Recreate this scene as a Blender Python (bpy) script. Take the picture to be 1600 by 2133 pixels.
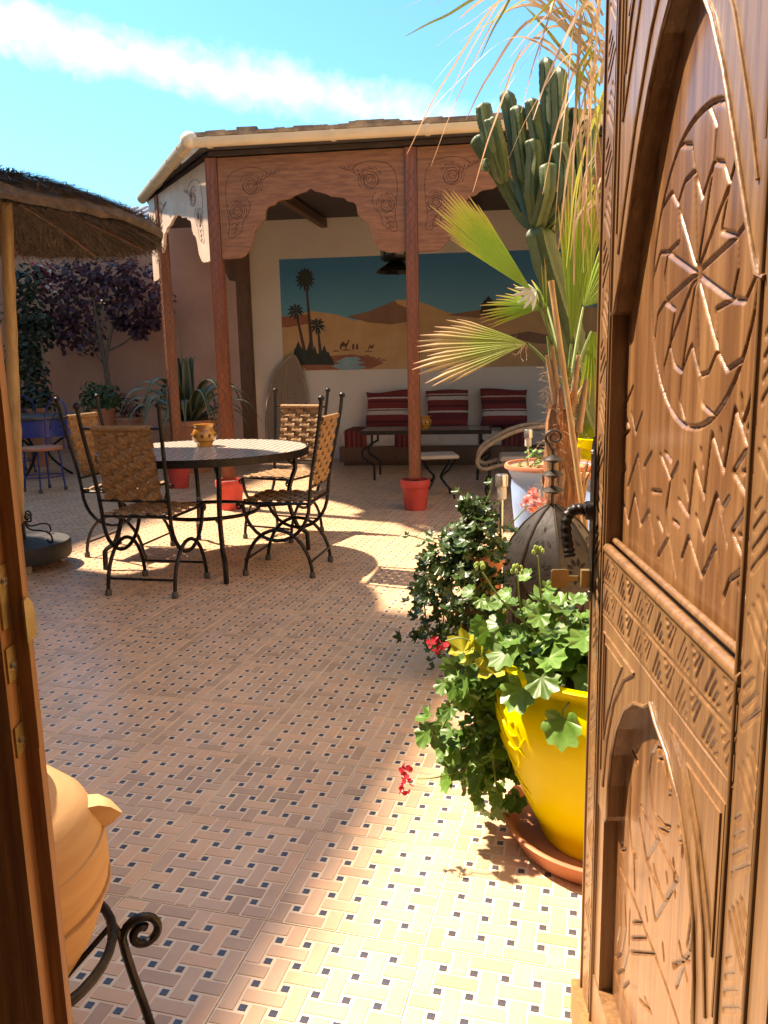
import bpy, math, random
import numpy as np
from mathutils import Vector, Matrix
random.seed(7); rng = np.random.default_rng(7)
for o in list(bpy.data.objects): bpy.data.objects.remove(o, do_unlink=True)
scene = bpy.context.scene
COL = scene.collection
PI = math.pi
# ------------------------------------------------------------------ camera
W0, H0, FPX, EYE = 1600.0, 2133.0, 1678.59, 1.27
pit, roll, yaw = [math.radians(a) for a in (10.4421528, -1.2, -14.8421536)]
fw = np.array([math.sin(yaw)*math.cos(pit), math.cos(yaw)*math.cos(pit), -math.sin(pit)])
_r = np.cross(fw, [0, 0, 1]); _r /= np.linalg.norm(_r); _u = np.cross(_r, fw)
RR = math.cos(roll)*_r+math.sin(roll)*_u; UU = -math.sin(roll)*_r+math.cos(roll)*_u
CO = np.array([0, 0, EYE])
cam_d = bpy.data.cameras.new('camera'); cam = bpy.data.objects.new('camera', cam_d); COL.objects.link(cam)
m = Matrix.Identity(4)
for i in range(3):
    m[i][0] = RR[i]; m[i][1] = UU[i]; m[i][2] = -fw[i]; m[i][3] = CO[i]
cam.matrix_world = m
cam_d.sensor_fit = 'VERTICAL'; cam_d.sensor_height = 36.0; cam_d.sensor_width = 27.0
cam_d.lens = FPX/H0*36.0; cam_d.clip_start = 0.05; cam_d.clip_end = 500
scene.camera = cam
# ------------------------------------------------------------------ world, sun, exposure
SUN = Vector((-0.65, 0.14, 1.0)).normalized()
elev = math.asin(SUN.z); az = math.atan2(SUN.x, SUN.y)
def ray(x, y): return fw+RR*((x-800)/FPX)-UU*((y-1066.5)/FPX)
wd = bpy.data.worlds.new('World'); scene.world = wd; wd.use_nodes = True
nt = wd.node_tree; N = nt.nodes; L = nt.links
bg = N['Background']
sky = N.new('ShaderNodeTexSky'); sky.sky_type = 'NISHITA'; sky.sun_disc = False
sky.sun_elevation = elev; sky.sun_rotation = az
sky.air_density = 1.0; sky.dust_density = 0.7; sky.ozone_density = 1.0
tc = N.new('ShaderNodeTexCoord')
d1 = Vector(ray(0, 62)).normalized(); d2 = Vector(ray(880, 235)).normalized()
bn = d1.cross(d2).normalized(); bt = (d2-d1).normalized()
def vdot(vec):
    n = N.new('ShaderNodeVectorMath'); n.operation = 'DOT_PRODUCT'; L.new(tc.outputs['Generated'], n.inputs[0]); n.inputs[1].default_value = vec; return n.outputs['Value']
def wmath(op, a, b=None, c=None, clamp=False):
    n = N.new('ShaderNodeMath'); n.operation = op; n.use_clamp = clamp
    for i, v in enumerate((a, b, c)):
        if v is None: continue
        if isinstance(v, (int, float)): n.inputs[i].default_value = v
        else: L.new(v, n.inputs[i])
    return n.outputs[0]
nz = N.new('ShaderNodeTexNoise'); nz.inputs['Scale'].default_value = 13; nz.inputs['Detail'].default_value = 10; nz.inputs['Roughness'].default_value = .68
L.new(tc.outputs['Generated'], nz.inputs['Vector'])
across = wmath('ADD', vdot(bn), wmath('MULTIPLY', wmath('SUBTRACT', nz.outputs['Fac'], .5), .07))
along = vdot(bt)
width = .030
mask = wmath('SUBTRACT', 1.0, wmath('DIVIDE', wmath('ABSOLUTE', across), width), clamp=True)
mask = wmath('POWER', mask, 1.0)
fade = N.new('ShaderNodeMapRange'); L.new(along, fade.inputs['Value'])
al0 = d1.dot(bt); al1 = Vector(ray(950, 250)).normalized().dot(bt)
fade.inputs['From Min'].default_value = al0-.9; fade.inputs['From Max'].default_value = al1+.12
fade.inputs['To Min'].default_value = 1.25; fade.inputs['To Max'].default_value = 0.25
nz2 = N.new('ShaderNodeTexNoise'); nz2.inputs['Scale'].default_value = 42; nz2.inputs['Detail'].default_value = 9
L.new(tc.outputs['Generated'], nz2.inputs['Vector'])
mask = wmath('MULTIPLY', mask, fade.outputs[0])
mask = wmath('MULTIPLY', mask, wmath('ADD', wmath('MULTIPLY', nz2.outputs['Fac'], 1.7), .02), clamp=True)
tint = N.new('ShaderNodeMixRGB'); tint.blend_type = 'MULTIPLY'; tint.inputs['Fac'].default_value = 1
L.new(sky.outputs[0], tint.inputs[1]); tint.inputs[2].default_value = (.098, .280, .40, 1)
mx = N.new('ShaderNodeMixRGB'); L.new(mask, mx.inputs['Fac']); L.new(tint.outputs[0], mx.inputs[1]); mx.inputs[2].default_value = (2.0, 2.25, 2.5, 1)
L.new(mx.outputs[0], bg.inputs['Color']); bg.inputs['Strength'].default_value = 0.15
sl = bpy.data.lights.new('sun', 'SUN'); so = bpy.data.objects.new('sun', sl); COL.objects.link(so)
sl.energy = 2.15; sl.angle = math.radians(1.5); sl.color = (1.0, .955, .88)
so.rotation_euler = SUN.to_track_quat('Z', 'Y').to_euler()
scene.view_settings.view_transform = 'Standard'; scene.view_settings.look = 'None'
scene.view_settings.exposure = 2.75; scene.view_settings.gamma = 1
scene.view_settings.use_white_balance = True; scene.view_settings.white_balance_temperature = 9000; scene.view_settings.white_balance_tint = 20
# ------------------------------------------------------------------ pixel -> place helpers
def g(x, y, z=0.0):
    d = ray(x, y); return Vector(CO+d*((z-EYE)/d[2]))
def aty(x, y, Y):
    d = ray(x, y); return Vector(CO+d*(Y/d[1]))
# ------------------------------------------------------------------ materials
MATS = {}
def M(name, c1, c2=None, scale=8, rough=.6, metal=0, bump=0, bscale=40, stretch=(1, 1, 1), detail=4, spec=.5, attr=None, ramp=None, translucent=0, objrand=0, contrast=(.35, .65), coat=0, c3=None, coord='Object'):
    if name in MATS: return MATS[name]
    mt = bpy.data.materials.new(name); mt.use_nodes = True
    n = mt.node_tree.nodes; l = mt.node_tree.links; b = n['Principled BSDF']
    b.inputs['Roughness'].default_value = rough; b.inputs['Metallic'].default_value = metal
    b.inputs['Specular IOR Level'].default_value = spec
    if coat: b.inputs['Coat Weight'].default_value = coat; b.inputs['Coat Roughness'].default_value = .12
    t = n.new('ShaderNodeTexCoord'); mp = n.new('ShaderNodeMapping'); mp.inputs['Scale'].default_value = stretch
    if coord == 'World':
        ge_ = n.new('ShaderNodeNewGeometry'); l.new(ge_.outputs['Position'], mp.inputs['Vector'])
    else: l.new(t.outputs[coord], mp.inputs['Vector'])
    if objrand:
        oi0 = n.new('ShaderNodeObjectInfo'); cm = n.new('ShaderNodeVectorMath'); cm.operation = 'SCALE'
        cx = n.new('ShaderNodeCombineXYZ'); l.new(oi0.outputs['Random'], cx.inputs[0]); l.new(oi0.outputs['Random'], cx.inputs[2])
        l.new(cx.outputs[0], cm.inputs[0]); cm.inputs['Scale'].default_value = 20
        l.new(cm.outputs[0], mp.inputs['Location'])
    nz = n.new('ShaderNodeTexNoise'); nz.inputs['Scale'].default_value = scale; nz.inputs['Detail'].default_value = detail; nz.inputs['Roughness'].default_value = .6
    l.new(mp.outputs[0], nz.inputs['Vector'])
    cr = n.new('ShaderNodeValToRGB'); l.new(nz.outputs['Fac'], cr.inputs['Fac'])
    c2 = c2 or tuple(x*.75 for x in c1)
    e = cr.color_ramp.elements; e[0].position, e[1].position = contrast
    e[0].color = (*c2, 1); e[1].color = (*c1, 1)
    if c3:
        k = cr.color_ramp.elements.new(.5*(contrast[0]+contrast[1])); k.color = (*c3, 1)
    col = cr.outputs['Color']
    if attr:
        a = n.new('ShaderNodeAttribute'); a.attribute_name = attr
        r2 = n.new('ShaderNodeValToRGB'); l.new(a.outputs['Fac'], r2.inputs['Fac'])
        el = r2.color_ramp.elements
        el[0].position = ramp[0][0]; el[0].color = (*ramp[0][1], 1); el[1].position = ramp[-1][0]; el[1].color = (*ramp[-1][1], 1)
        for p, c in ramp[1:-1]:
            k = el.new(p); k.color = (*c, 1)
        mxx = n.new('ShaderNodeMixRGB'); mxx.blend_type = 'MULTIPLY'; mxx.inputs['Fac'].default_value = 1
        l.new(r2.outputs['Color'], mxx.inputs[1]); l.new(col, mxx.inputs[2]); col = mxx.outputs[0]
    if objrand:
        oi = n.new('ShaderNodeObjectInfo'); hs = n.new('ShaderNodeHueSaturation')
        mr = n.new('ShaderNodeMapRange'); l.new(oi.outputs['Random'], mr.inputs['Value'])
        mr.inputs['To Min'].default_value = 1-objrand; mr.inputs['To Max'].default_value = 1+objrand
        l.new(mr.outputs[0], hs.inputs['Value']); l.new(col, hs.inputs['Color']); col = hs.outputs[0]
    l.new(col, b.inputs['Base Color'])
    if bump:
        nb = n.new('ShaderNodeTexNoise'); nb.inputs['Scale'].default_value = bscale; nb.inputs['Detail'].default_value = 5
        l.new(mp.outputs[0], nb.inputs['Vector'])
        bp = n.new('ShaderNodeBump'); bp.inputs['Strength'].default_value = bump; bp.inputs['Distance'].default_value = .01
        l.new(nb.outputs['Fac'], bp.inputs['Height']); l.new(bp.outputs[0], b.inputs['Normal'])
    if translucent:
        tr = n.new('ShaderNodeBsdfTranslucent'); l.new(col, tr.inputs['Color']); ms = n.new('ShaderNodeMixShader'); ms.inputs[0].default_value = translucent
        l.new(b.outputs[0], ms.inputs[1]); l.new(tr.outputs[0], ms.inputs[2]); l.new(ms.outputs[0], n['Material Output'].inputs['Surface'])
    MATS[name] = mt; return mt
GR = (14, 14, .9)
wood_red = M('carved red cedar', (.31, .132, .056), (.19, .078, .034), 3, .55, bump=.15, bscale=12, stretch=(2, 2, 14))
wood_post = M('red stained post wood', (.28, .095, .042), (.17, .055, .026), 3, .5, bump=.15, bscale=14, stretch=(16, 16, 1.2))
wood_line = M('burnt carving line', (.11, .038, .022), (.07, .024, .014), 20, .6)
wood_door = M('oiled cedar door', (.265, .140, .060), (.080, .034, .015), 3.2, .38, bump=.12, bscale=11, stretch=(14, 14, .42), detail=13, contrast=(.30, .70), c3=(.165, .074, .028), coat=.4)
wood_door_frame = M('oiled cedar frame', (.265, .145, .063), (.110, .050, .021), 4, .4, bump=.12, bscale=9, stretch=(20, 20, .7), detail=9, contrast=(.28, .72), coat=.3)
wood_dark = M('dark stained wood', (.16, .075, .035), (.09, .04, .02), 6, .6, bump=.2, bscale=15, stretch=(12, 12, 1))
wood_leaf = M('weathered door leaf wood', (.36, .175, .065), (.22, .095, .035), 5, .5, bump=.18, bscale=10, stretch=(12, 12, .7), detail=7)
bamboo = M('bamboo cane', (.42, .28, .13), (.30, .18, .08), 6, .45, stretch=(6, 6, 1), bump=.1)
iron = M('black wrought iron', (.030, .026, .024), (.018, .016, .015), 30, .42, .75, bump=.25, bscale=60, spec=.6)
iron_blue = M('blue painted iron', (.035, .055, .25), (.025, .035, .17), 20, .4, .1, bump=.1)
rubber = M('rubber foot', (.09, .085, .08), None, 30, .8)
brass = M('tarnished brass', (.55, .42, .20), (.36, .26, .12), 14, .42, .85, bump=.15)
steel = M('brushed steel', (.65, .65, .66), (.5, .5, .5), 20, .25, .95)
weave = M('rush weave', (.34, .190, .080), (.16, .082, .034), 55, .75, stretch=(1, 1, 1), bump=.6, bscale=110, contrast=(.3, .7), objrand=.12)
terra_wall = M('terracotta render', (.62, .335, .225), (.52, .27, .18), 1.6, .9, bump=.25, bscale=22, detail=8)
white_wall = M('off white plaster', (.70, .64, .57), (.63, .57, .50), 1.2, .85, bump=.12, bscale=18, detail=6)
terracotta = M('terracotta pot clay', (.50, .215, .115), (.40, .155, .08), 7, .75, bump=.15, bscale=30)
jar_clay = M('pale ochre clay', (.52, .325, .155), (.45, .265, .12), 6, .8, bump=.07, bscale=9, detail=8, stretch=(1, 1, 7))
red_paint = M('red painted pot', (.60, .062, .045), (.46, .045, .034), 7, .6, bump=.2, bscale=25, detail=7)
yellow_paint = M('yellow glazed pot', (.68, .64, .002), (.60, .53, .002), 3, .5, bump=.25, bscale=14, detail=8, spec=.25)
blue_paint = M('pale blue wash', (.25, .40, .66), (.17, .28, .50), 4, .6, bump=.15, bscale=20, detail=7)
soil = M('soil', (.07, .045, .028), (.03, .02, .012), 40, .95, bump=.8, bscale=60)
straw = M('thatch straw', (.10, .068, .045), (.05, .034, .022), 22, .9, bump=.6, bscale=60, stretch=(1, 1, 1))
straw_light = M('thatch loose straw', (.15, .105, .068), (.07, .047, .030), 18, .85)
gutter_m = M('cream plastic gutter', (.72, .60, .42), (.66, .54, .37), 5, .4)
roof_m = M('bituminous roof', (.085, .08, .085), (.05, .045, .045), 6, .8, bump=.5, bscale=20)
roof_edge = M('weathered roof edge', (.30, .22, .15), (.12, .09, .07), 9, .9, bump=.5, bscale=25)
ceil_m = M('dark ceiling boards', (.075, .055, .05), (.045, .032, .03), 5, .7, stretch=(1, 8, 1))
coping_m = M('slate blue roof tile', (.10, .135, .19), (.07, .09, .13), 8, .6, bump=.2)
# ------------------------------------------------------------------ mesh builder
class MB:
    def __init__(s): s.v = []; s.f = []; s.a = []
    def add(s, vs, fs, at=None):
        b = len(s.v); s.v += [tuple(p) for p in vs]; s.f += [tuple(i+b for i in f) for f in fs]
        s.a += list(at) if at is not None else [0.0]*len(vs)
    def box(s, c, d, rz=0, ax=None):
        X, Y, Z = (Vector((math.cos(rz), math.sin(rz), 0)), Vector((-math.sin(rz), math.cos(rz), 0)), Vector((0, 0, 1))) if ax is None else ax
        c = Vector(c); vs = []
        for k in (-.5, .5):
            for j in (-.5, .5):
                for i in (-.5, .5): vs.append(c+X*(i*d[0])+Y*(j*d[1])+Z*(k*d[2]))
        s.add(vs, [(0, 2, 3, 1), (4, 5, 7, 6), (0, 1, 5, 4), (2, 6, 7, 3), (0, 4, 6, 2), (1, 3, 7, 5)])
    def tube(s, pts, r, n=8, closed=False, ribs=None, cap=True, attr=None):
        P = [Vector(p) for p in pts]; k = len(P)
        rs = r if isinstance(r, (list, tuple)) else [r]*k
        T = []
        for i in range(k):
            a = P[(i-1) % k] if (closed or i > 0) else P[i]; b = P[(i+1) % k] if (closed or i < k-1) else P[i]
            t = (b-a); T.append(t.normalized() if t.length > 1e-9 else Vector((0, 0, 1)))
        ref = Vector((0, 0, 1)) if abs(T[0].z) < .9 else Vector((1, 0, 0))
        nrm = (ref-T[0]*ref.dot(T[0])).normalized(); vs = []; at = []
        for i in range(k):
            nrm = (nrm-T[i]*nrm.dot(T[i])).normalized(); bi = T[i].cross(nrm)
            for j in range(n):
                a = 2*PI*j/n; rr = rs[i]*(ribs[j % len(ribs)] if ribs else 1)
                vs.append(P[i]+nrm*(math.cos(a)*rr)+bi*(math.sin(a)*rr)); at.append(i/(k-1) if attr is None else attr)
        fs = []
        for i in range(k if closed else k-1):
            for j in range(n):
                fs.append((i*n+j, i*n+(j+1) % n, ((i+1) % k)*n+(j+1) % n, ((i+1) % k)*n+j))
        if cap and not closed: fs += [tuple(range(n-1, -1, -1)), tuple((k-1)*n+j for j in range(n))]
        s.add(vs, fs, at)
    def lathe(s, prof, n=32, c=(0, 0, 0), tw=0):
        vs = []; fs = []; k = len(prof)
        for r, z in prof:
            for j in range(n):
                a = 2*PI*j/n+tw; vs.append((c[0]+r*math.cos(a), c[1]+r*math.sin(a), c[2]+z))
        for i in range(k-1):
            for j in range(n): fs.append((i*n+j, i*n+(j+1) % n, (i+1)*n+(j+1) % n, (i+1)*n+j))
        if prof[0][0] > 1e-4: fs.append(tuple(range(n-1, -1, -1)))
        if prof[-1][0] > 1e-4: fs.append(tuple((k-1)*n+j for j in range(n)))
        s.add(vs, fs)
    def prism(s, poly, w0, w1, fmap):
        k = len(poly); vs = [fmap(u, v, w0) for u, v in poly]+[fmap(u, v, w1) for u, v in poly]
        fs = [tuple(range(k-1, -1, -1)), tuple(range(k, 2*k))]+[(i, (i+1) % k, k+(i+1) % k, k+i) for i in range(k)]
        s.add(vs, fs)
    def sphere(s, c, r, n=10, m=6, sc=(1, 1, 1)):
        prof = [(max(1e-5, math.sin(PI*i/m)), -math.cos(PI*i/m)) for i in range(m+1)]
        b = MB(); b.lathe(prof, n); s.add([(c[0]+x*r*sc[0], c[1]+y*r*sc[1], c[2]+z*r*sc[2]) for x, y, z in b.v], b.f)
    def mesh(s, name, mat, smooth=False, attr=None):
        me = bpy.data.meshes.new(name); me.from_pydata([tuple(v) for v in s.v], [], s.f); me.update()
        if mat: me.materials.append(mat)
        if attr:
            at = me.attributes.new(attr, 'FLOAT', 'POINT'); at.data.foreach_set('value', np.array(s.a, dtype=np.float32))
        if smooth:
            me.polygons.foreach_set('use_smooth', [True]*len(me.polygons))
            try: me.set_sharp_from_angle(angle=math.radians(smooth if smooth is not True else 45))
            except Exception: pass
        return me
    def build(s, name, mat, parent=None, smooth=False, attr=None, **kw):
        return link(name, s.mesh(name, mat, smooth, attr), parent, **kw)
def link(name, data, parent=None, label=None, cat=None, group=None, kind=None):
    o = bpy.data.objects.new(name, data); COL.objects.link(o)
    if parent is not None: o.parent = parent
    tag(o, label, cat, group, kind); return o
def tag(o, label=None, cat=None, group=None, kind=None):
    for k, v in (('label', label), ('category', cat), ('group', group), ('kind', kind)):
        if v: o[k] = v
    return o
def thing(name, label, cat, loc=(0, 0, 0), rz=0, group=None):
    o = link(name, None, None, label, cat, group); o.location = loc; o.rotation_euler = (0, 0, rz); o.empty_display_size = .1; return o
def copy_tree(o, parent=None):
    c = o.copy(); COL.objects.link(c); c.parent = parent
    for ch in list(o.children): copy_tree(ch, c)
    return c
def spline(pts, n=8):
    P = [Vector(p) for p in pts]; out = []
    for i in range(len(P)-1):
        p0 = P[i-1] if i else P[0]*2-P[1]; p1, p2 = P[i], P[i+1]; p3 = P[i+2] if i+2 < len(P) else P[-1]*2-P[-2]
        for k in range(n):
            t = k/n; out.append(.5*((2*p1)+(p2-p0)*t+(2*p0-5*p1+4*p2-p3)*t*t+(3*p1-p0-3*p2+p3)*t**3))
    out.append(P[-1]); return out
def arc(c, r, a0, a1, n, fmap):
    return [fmap(c[0]+r*math.cos(a0+(a1-a0)*i/n), c[1]+r*math.sin(a0+(a1-a0)*i/n)) for i in range(n+1)]
def spiral(c, r0, r1, a0, turns, n, fmap):
    return [fmap(c[0]+(r0+(r1-r0)*i/n)*math.cos(a0+turns*2*PI*i/n), c[1]+(r0+(r1-r0)*i/n)*math.sin(a0+turns*2*PI*i/n)) for i in range(n+1)]
# ================================================================== THE SETTING
def px(P):
    d = np.array(P)-CO; z = d@fw; return 800+FPX*(d@RR)/z, 1066.5-FPX*(d@UU)/z, z
ground_m = M('sandy ground', (.42, .32, .22), (.34, .25, .17), .5, .95)
mb = MB(); mb.add([(-220, -220, -.12), (220, -220, -.12), (220, 220, -.12), (-220, 220, -.12)], [(0, 1, 2, 3)])
mb.build('ground', ground_m, kind='structure')
# --- tiled courtyard floor: 37 cm tiles, each with a pinwheel of bricks and small blue insets
S = EYE/19.2566918; T = 5.65996*S; X0 = -9.99268*S; Y0 = 28.25398*S; MG = .5*(T-4*S)
joint_m = M('floor joint grout', (.50, .42, .33), (.36, .29, .22), 30, .8)
def floor_mat(name, c1, c2, rough):
    return M(name, c1, c2, 6, rough, bump=.06, bscale=70, detail=12, contrast=(.30, .70), attr='tint', ramp=((0, (.78, .76, .74)), (.5, (1, 1, 1)), (1, (1.12, 1.02, .92))), coord='World')
grout_m = M('cream tile ground', (.76, .60, .43), (.68, .52, .36), 5, .30, detail=6, coord='World')
brick_m = floor_mat('tan ceramic brick', (.66, .445, .295), (.55, .350, .222), .32)
dot_m = M('navy inset', (.070, .070, .092), (.045, .045, .060), 20, .28)
mb = MB(); mb.box((-4.0, 4.4, -.0535), (14.0, 15.0, .1)); floor = mb.build('courtyard_floor', joint_m, kind='structure')
ZP, ZB = -.0012, 0.0
tiles = []; bricks = []; dots = []
i0, i1 = -27, 6; j0, j1 = -5, 25
A_, B_ = .672*S, .25*S; HD = .125*S
for i in range(i0, i1+1):
    for j in range(j0, j1+1):
        ox = X0+i*T; oy = Y0+j*T
        cx, cy = ox+2*S, oy-2*S
        if cy > 10.75 or cy < -2.6 or cx < -9.5 or cx > 2.4: continue
        tiles.append((cx, cy))
        lo, hi = cx-T/2+.004, cx+T/2-.004; l2, h2 = cy-T/2+.004, cy+T/2-.004
        for c in range(5):
            for r in range(5): dots.append((ox+c*S, oy-r*S))
        for c in range(-1, 5):
            for r in range(-1, 5):
                bx, by = ox+(c+.5)*S, oy-(r+.5)*S
                hx, hy = (A_, B_) if (c+r) % 2 == 0 else (B_, A_)
                a0, a1, b0, b1 = max(bx-hx, lo), min(bx+hx, hi), max(by-hy, l2), min(by+hy, h2)
                if a1-a0 > .006 and b1-b0 > .006: bricks.append((a0, a1, b0, b1))
def inview(x, y, mgn=40):
    a, b, z = px((x, y, 0)); return z > .2 and 60-mgn < a < 1240+mgn and b < H0+mgn
def slabs(rects, ztop, zbot, bev=.0006):
    R_ = np.array(rects); n = len(R_); a0, a1, b0, b1 = R_.T
    z1 = np.full(n, ztop); z0 = np.full(n, zbot)
    v = np.stack([np.stack([a0, b0, z0], 1), np.stack([a1, b0, z0], 1), np.stack([a1, b1, z0], 1), np.stack([a0, b1, z0], 1),
                  np.stack([a0+bev, b0+bev, z1], 1), np.stack([a1-bev, b0+bev, z1], 1), np.stack([a1-bev, b1-bev, z1], 1), np.stack([a0+bev, b1-bev, z1], 1)], 1).reshape(-1, 3)
    base = (np.arange(n)*8)[:, None, None]
    f = (base+np.array([[4, 5, 6, 7], [0, 1, 5, 4], [1, 2, 6, 5], [2, 3, 7, 6], [3, 0, 4, 7]])[None]).reshape(-1, 4)
    return v, f, n
def field(name, rects, ztop, zbot, mat, tint=True):
    v, f, n = slabs(rects, ztop, zbot)
    me = bpy.data.meshes.new(name); me.vertices.add(len(v)); me.vertices.foreach_set('co', v.astype(np.float32).ravel())
    me.loops.add(f.size); me.loops.foreach_set('vertex_index', f.ravel().astype(np.int32))
    me.polygons.add(len(f)); me.polygons.foreach_set('loop_start', np.arange(0, f.size, 4, dtype=np.int32))
    me.update(calc_edges=True); me.shade_flat(); me.materials.append(mat)
    if tint:
        at = me.attributes.new('tint', 'FLOAT', 'POINT'); at.data.foreach_set('value', np.repeat(rng.random(n), 8).astype(np.float32))
    return link(name, me, floor, kind='stuff')
def near(items, key, n=295):
    vis = [k for k, it in enumerate(items) if inview(*key(it))]
    vis.sort(key=lambda k: key(items[k])[0]**2+key(items[k])[1]**2)
    s = set(vis[:n]); return [items[k] for k in vis[:n]], [it for k, it in enumerate(items) if k not in s]
nt_, ft_ = near(tiles, lambda t: t)
mb = MB(); h = T/2-.0016; mb.box((0, 0, (ZP-.006)/2-.0), (2*h, 2*h, .0048+.0)); tile_me = mb.mesh('tile', grout_m)
for (x, y) in nt_:
    o = link('tile', tile_me, floor); o.location = (x, y, random.uniform(-.0004, 0))
field('tile_field', [(x-h, x+h, y-h, y+h) for x, y in ft_], ZP, ZP-.0048, grout_m, False)
nb_, fb_ = near(bricks, lambda b: ((b[0]+b[1])/2, (b[2]+b[3])/2))
cache = {}
def brick_mesh(w, d, k):
    key = (round(w, 3), round(d, 3), k)
    if key not in cache:
        v, f, n = slabs([(-w/2, w/2, -d/2, d/2)], 0, -.002)
        b = MB(); t = random.random(); b.add([tuple(q) for q in v], [tuple(q) for q in f], [t]*8); cache[key] = b.mesh('brick', brick_m, attr='tint')
    return cache[key]
for a0, a1, b0, b1 in nb_:
    o = link('brick', brick_mesh(a1-a0, b1-b0, random.randrange(6)), floor); o.location = ((a0+a1)/2, (b0+b1)/2, ZB)
field('brick_field', fb_, ZB, -.002, brick_m)
nd_, fd_ = near(dots, lambda t: t)
v, f, n = slabs([(-HD, HD, -HD, HD)], 0, -.002); b = MB(); b.add([tuple(q) for q in v], [tuple(q) for q in f]); dot_me = b.mesh('inset', dot_m)
for x, y in nd_:
    o = link('inset', dot_me, floor); o.location = (x, y, ZB)
field('inset_field', [(x-HD, x+HD, y-HD, y+HD) for x, y in fd_], ZB, -.002, dot_m, False)
# --- wall behind the doorway (the camera stands in it), unseen house placed and shaped so its shadow falls across the yard
house_m = M('pale ochre render', (.74, .55, .39), (.66, .48, .33), 1.6, .9, bump=.2, bscale=22, detail=7)
def windowed_house():
    t = thing('shading_house', 'tall pale ochre house out of view, shaped to shade the yard', 'house', (-8, 1, 0))
    mb = MB(); mb.prism([(-5.0, -9.0), (1.43, -9.0), (2.09, -2.0), (2.65, 3.87), (-5.0, 3.87)], 0, 7.68, lambda u, v, w: Vector((u, v, w))); mb.build('wall', house_m, t)
    mb = MB(); mb.box((-4.45, 6.93, 4.5), (6.0, 6.1, 9.0)); mb.build('wall', house_m, t)
    for (x, y, z) in ((2.59, 3.0, 2.0), (2.35, .4, 2.0), (2.59, 3.0, 5.2), (2.35, .4, 5.2)):
        mb = MB(); mb.box((x, y, z), (.06, .9, 1.3)); w = mb.build('window', wood_dark, t)
        mb = MB(); mb.box((x+.035, y, z-.7), (.14, 1.05, .07)); mb.build('sill', white_wall, w)
    return t
windowed_house()
t = thing('doorway_wall', 'ochre rendered wall around the carved double door', 'wall', (0, .45, 0))
mb = MB(); mb.box((-4.75, 0, 1.5), (6.6, .36, 3.0)); mb.build('wall', house_m, t)
mb = MB(); mb.box((1.33, 0, 1.5), (2.0, .36, 3.0)); mb.build('wall', house_m, t)
mb = MB(); mb.box((-.56, 0, 2.65), (1.78, .36, .7)); mb.build('lintel', house_m, t)
for x in (-1.42, .28):
    mb = MB(); mb.box((x, .1, 1.15), (.09, .18, 2.3)); mb.build('jamb', wood_dark, t)
mb = MB(); mb.box((-.57, .1, 2.345), (1.62, .18, .09)); mb.build('door_head', wood_dark, t)
t = thing('entrance_room', 'plastered entrance room behind the carved double door', 'room', (-.5, -1.2, 0))
for c_, d_ in (((-2.0, 0, 1.35), (.2, 2.94, 2.7)), ((2.0, 0, 1.35), (.2, 2.94, 2.7)), ((0, -1.58, 1.35), (4.2, .2, 2.7)), ((0, -.1, 2.81), (4.2, 3.14, .2))):
    mb = MB(); mb.box(c_, d_); mb.build('wall' if c_[2] < 2 else 'ceiling', white_wall, t)
t = thing('bounce_wall', 'unseen ochre wall added behind the potted plants to bounce warm light', 'wall', (.82, 3.6, 0))  # added out of view to bounce warm sunlight onto the shaded floor
bounce_ochre = M('ochre render', (.80, .60, .38), (.74, .54, .33), 1.6, .9, bump=.2, bscale=22, detail=7)
mb = MB(); mb.box((0, .0, 2.2), (.24, 5.6, 4.4)); mb.build('wall', bounce_ochre, t)
mb = MB(); mb.box((0, 0, 4.43), (.32, 5.7, .06)); mb.build('coping', bounce_ochre, t)
# back boundary wall, terracotta, with slate coping tiles
YW = 10.85
t = thing('terracotta_wall', 'terracotta rendered boundary wall with slate blue tile coping, behind the purple shrub', 'wall', (-7.0, YW+.15, 0))
mb = MB(); mb.box((-.55, 0, 1.66), (5.6, .3, 3.32)); mb.build('wall', terra_wall, t)
cm = MB()
for k in range(7):
    a0, a1 = PI*k/6, None
prof = [(.075*math.cos(PI*k/6), .075*math.sin(PI*k/6)) for k in range(7)]
cm.add([(x, -.32, z*1.0) for x, z in prof]+[(x, .30, z+.26) for x, z in prof], [(k, k+1, 8+k, 7+k) for k in range(6)])
cme = cm.mesh('coping_tile', coping_m, True)
for k in range(36):
    o = link('coping_tile', cme, t); o.location = (-3.28+k*.155, 0, 3.32)
# ------------------------------------------------------------------ pavilion
YF = 6.69; CX = [-3.19, -1.508, .174, 1.856]; ZT = 2.99
PRZ = math.radians(7.3); PW = Vector((-3.19, 6.62, 0))     # the pavilion stands 7 degrees off the tile grid
pav = thing('pavilion', 'open carved red wood pavilion with scalloped valance and cream gutter', 'pavilion', PW, PRZ)
PO = Vector((CX[0], YF, 0))
def loc(p): return Vector(p)-PO
def pw(p):
    q = Vector(p)-PO; return Vector((PW.x+q.x*math.cos(PRZ)-q.y*math.sin(PRZ), PW.y+q.x*math.sin(PRZ)+q.y*math.cos(PRZ), q.z))
def pat(x, y, Y):      # pixel -> pavilion frame point on the plane y=Y of that frame
    d = ray(x, y); n_ = np.array([-math.sin(PRZ), math.cos(PRZ), 0]); p0 = np.array(pw((CX[0], Y, 0)))
    P = CO+d*(((p0-CO)@n_)/(d@n_)); q = P-np.array(PW)
    return Vector((CX[0]+q[0]*math.cos(PRZ)+q[1]*math.sin(PRZ), Y, P[2]))
_ca = math.radians(135)-PRZ
dch = Vector((math.cos(_ca), math.sin(_ca), 0)); nch = Vector((-math.sin(_ca), math.cos(_ca), 0))
C3 = Vector((CX[0], YF, 0))+dch*1.62
POSTS = [Vector((x, YF, 0)) for x in CX]+[C3]
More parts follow.
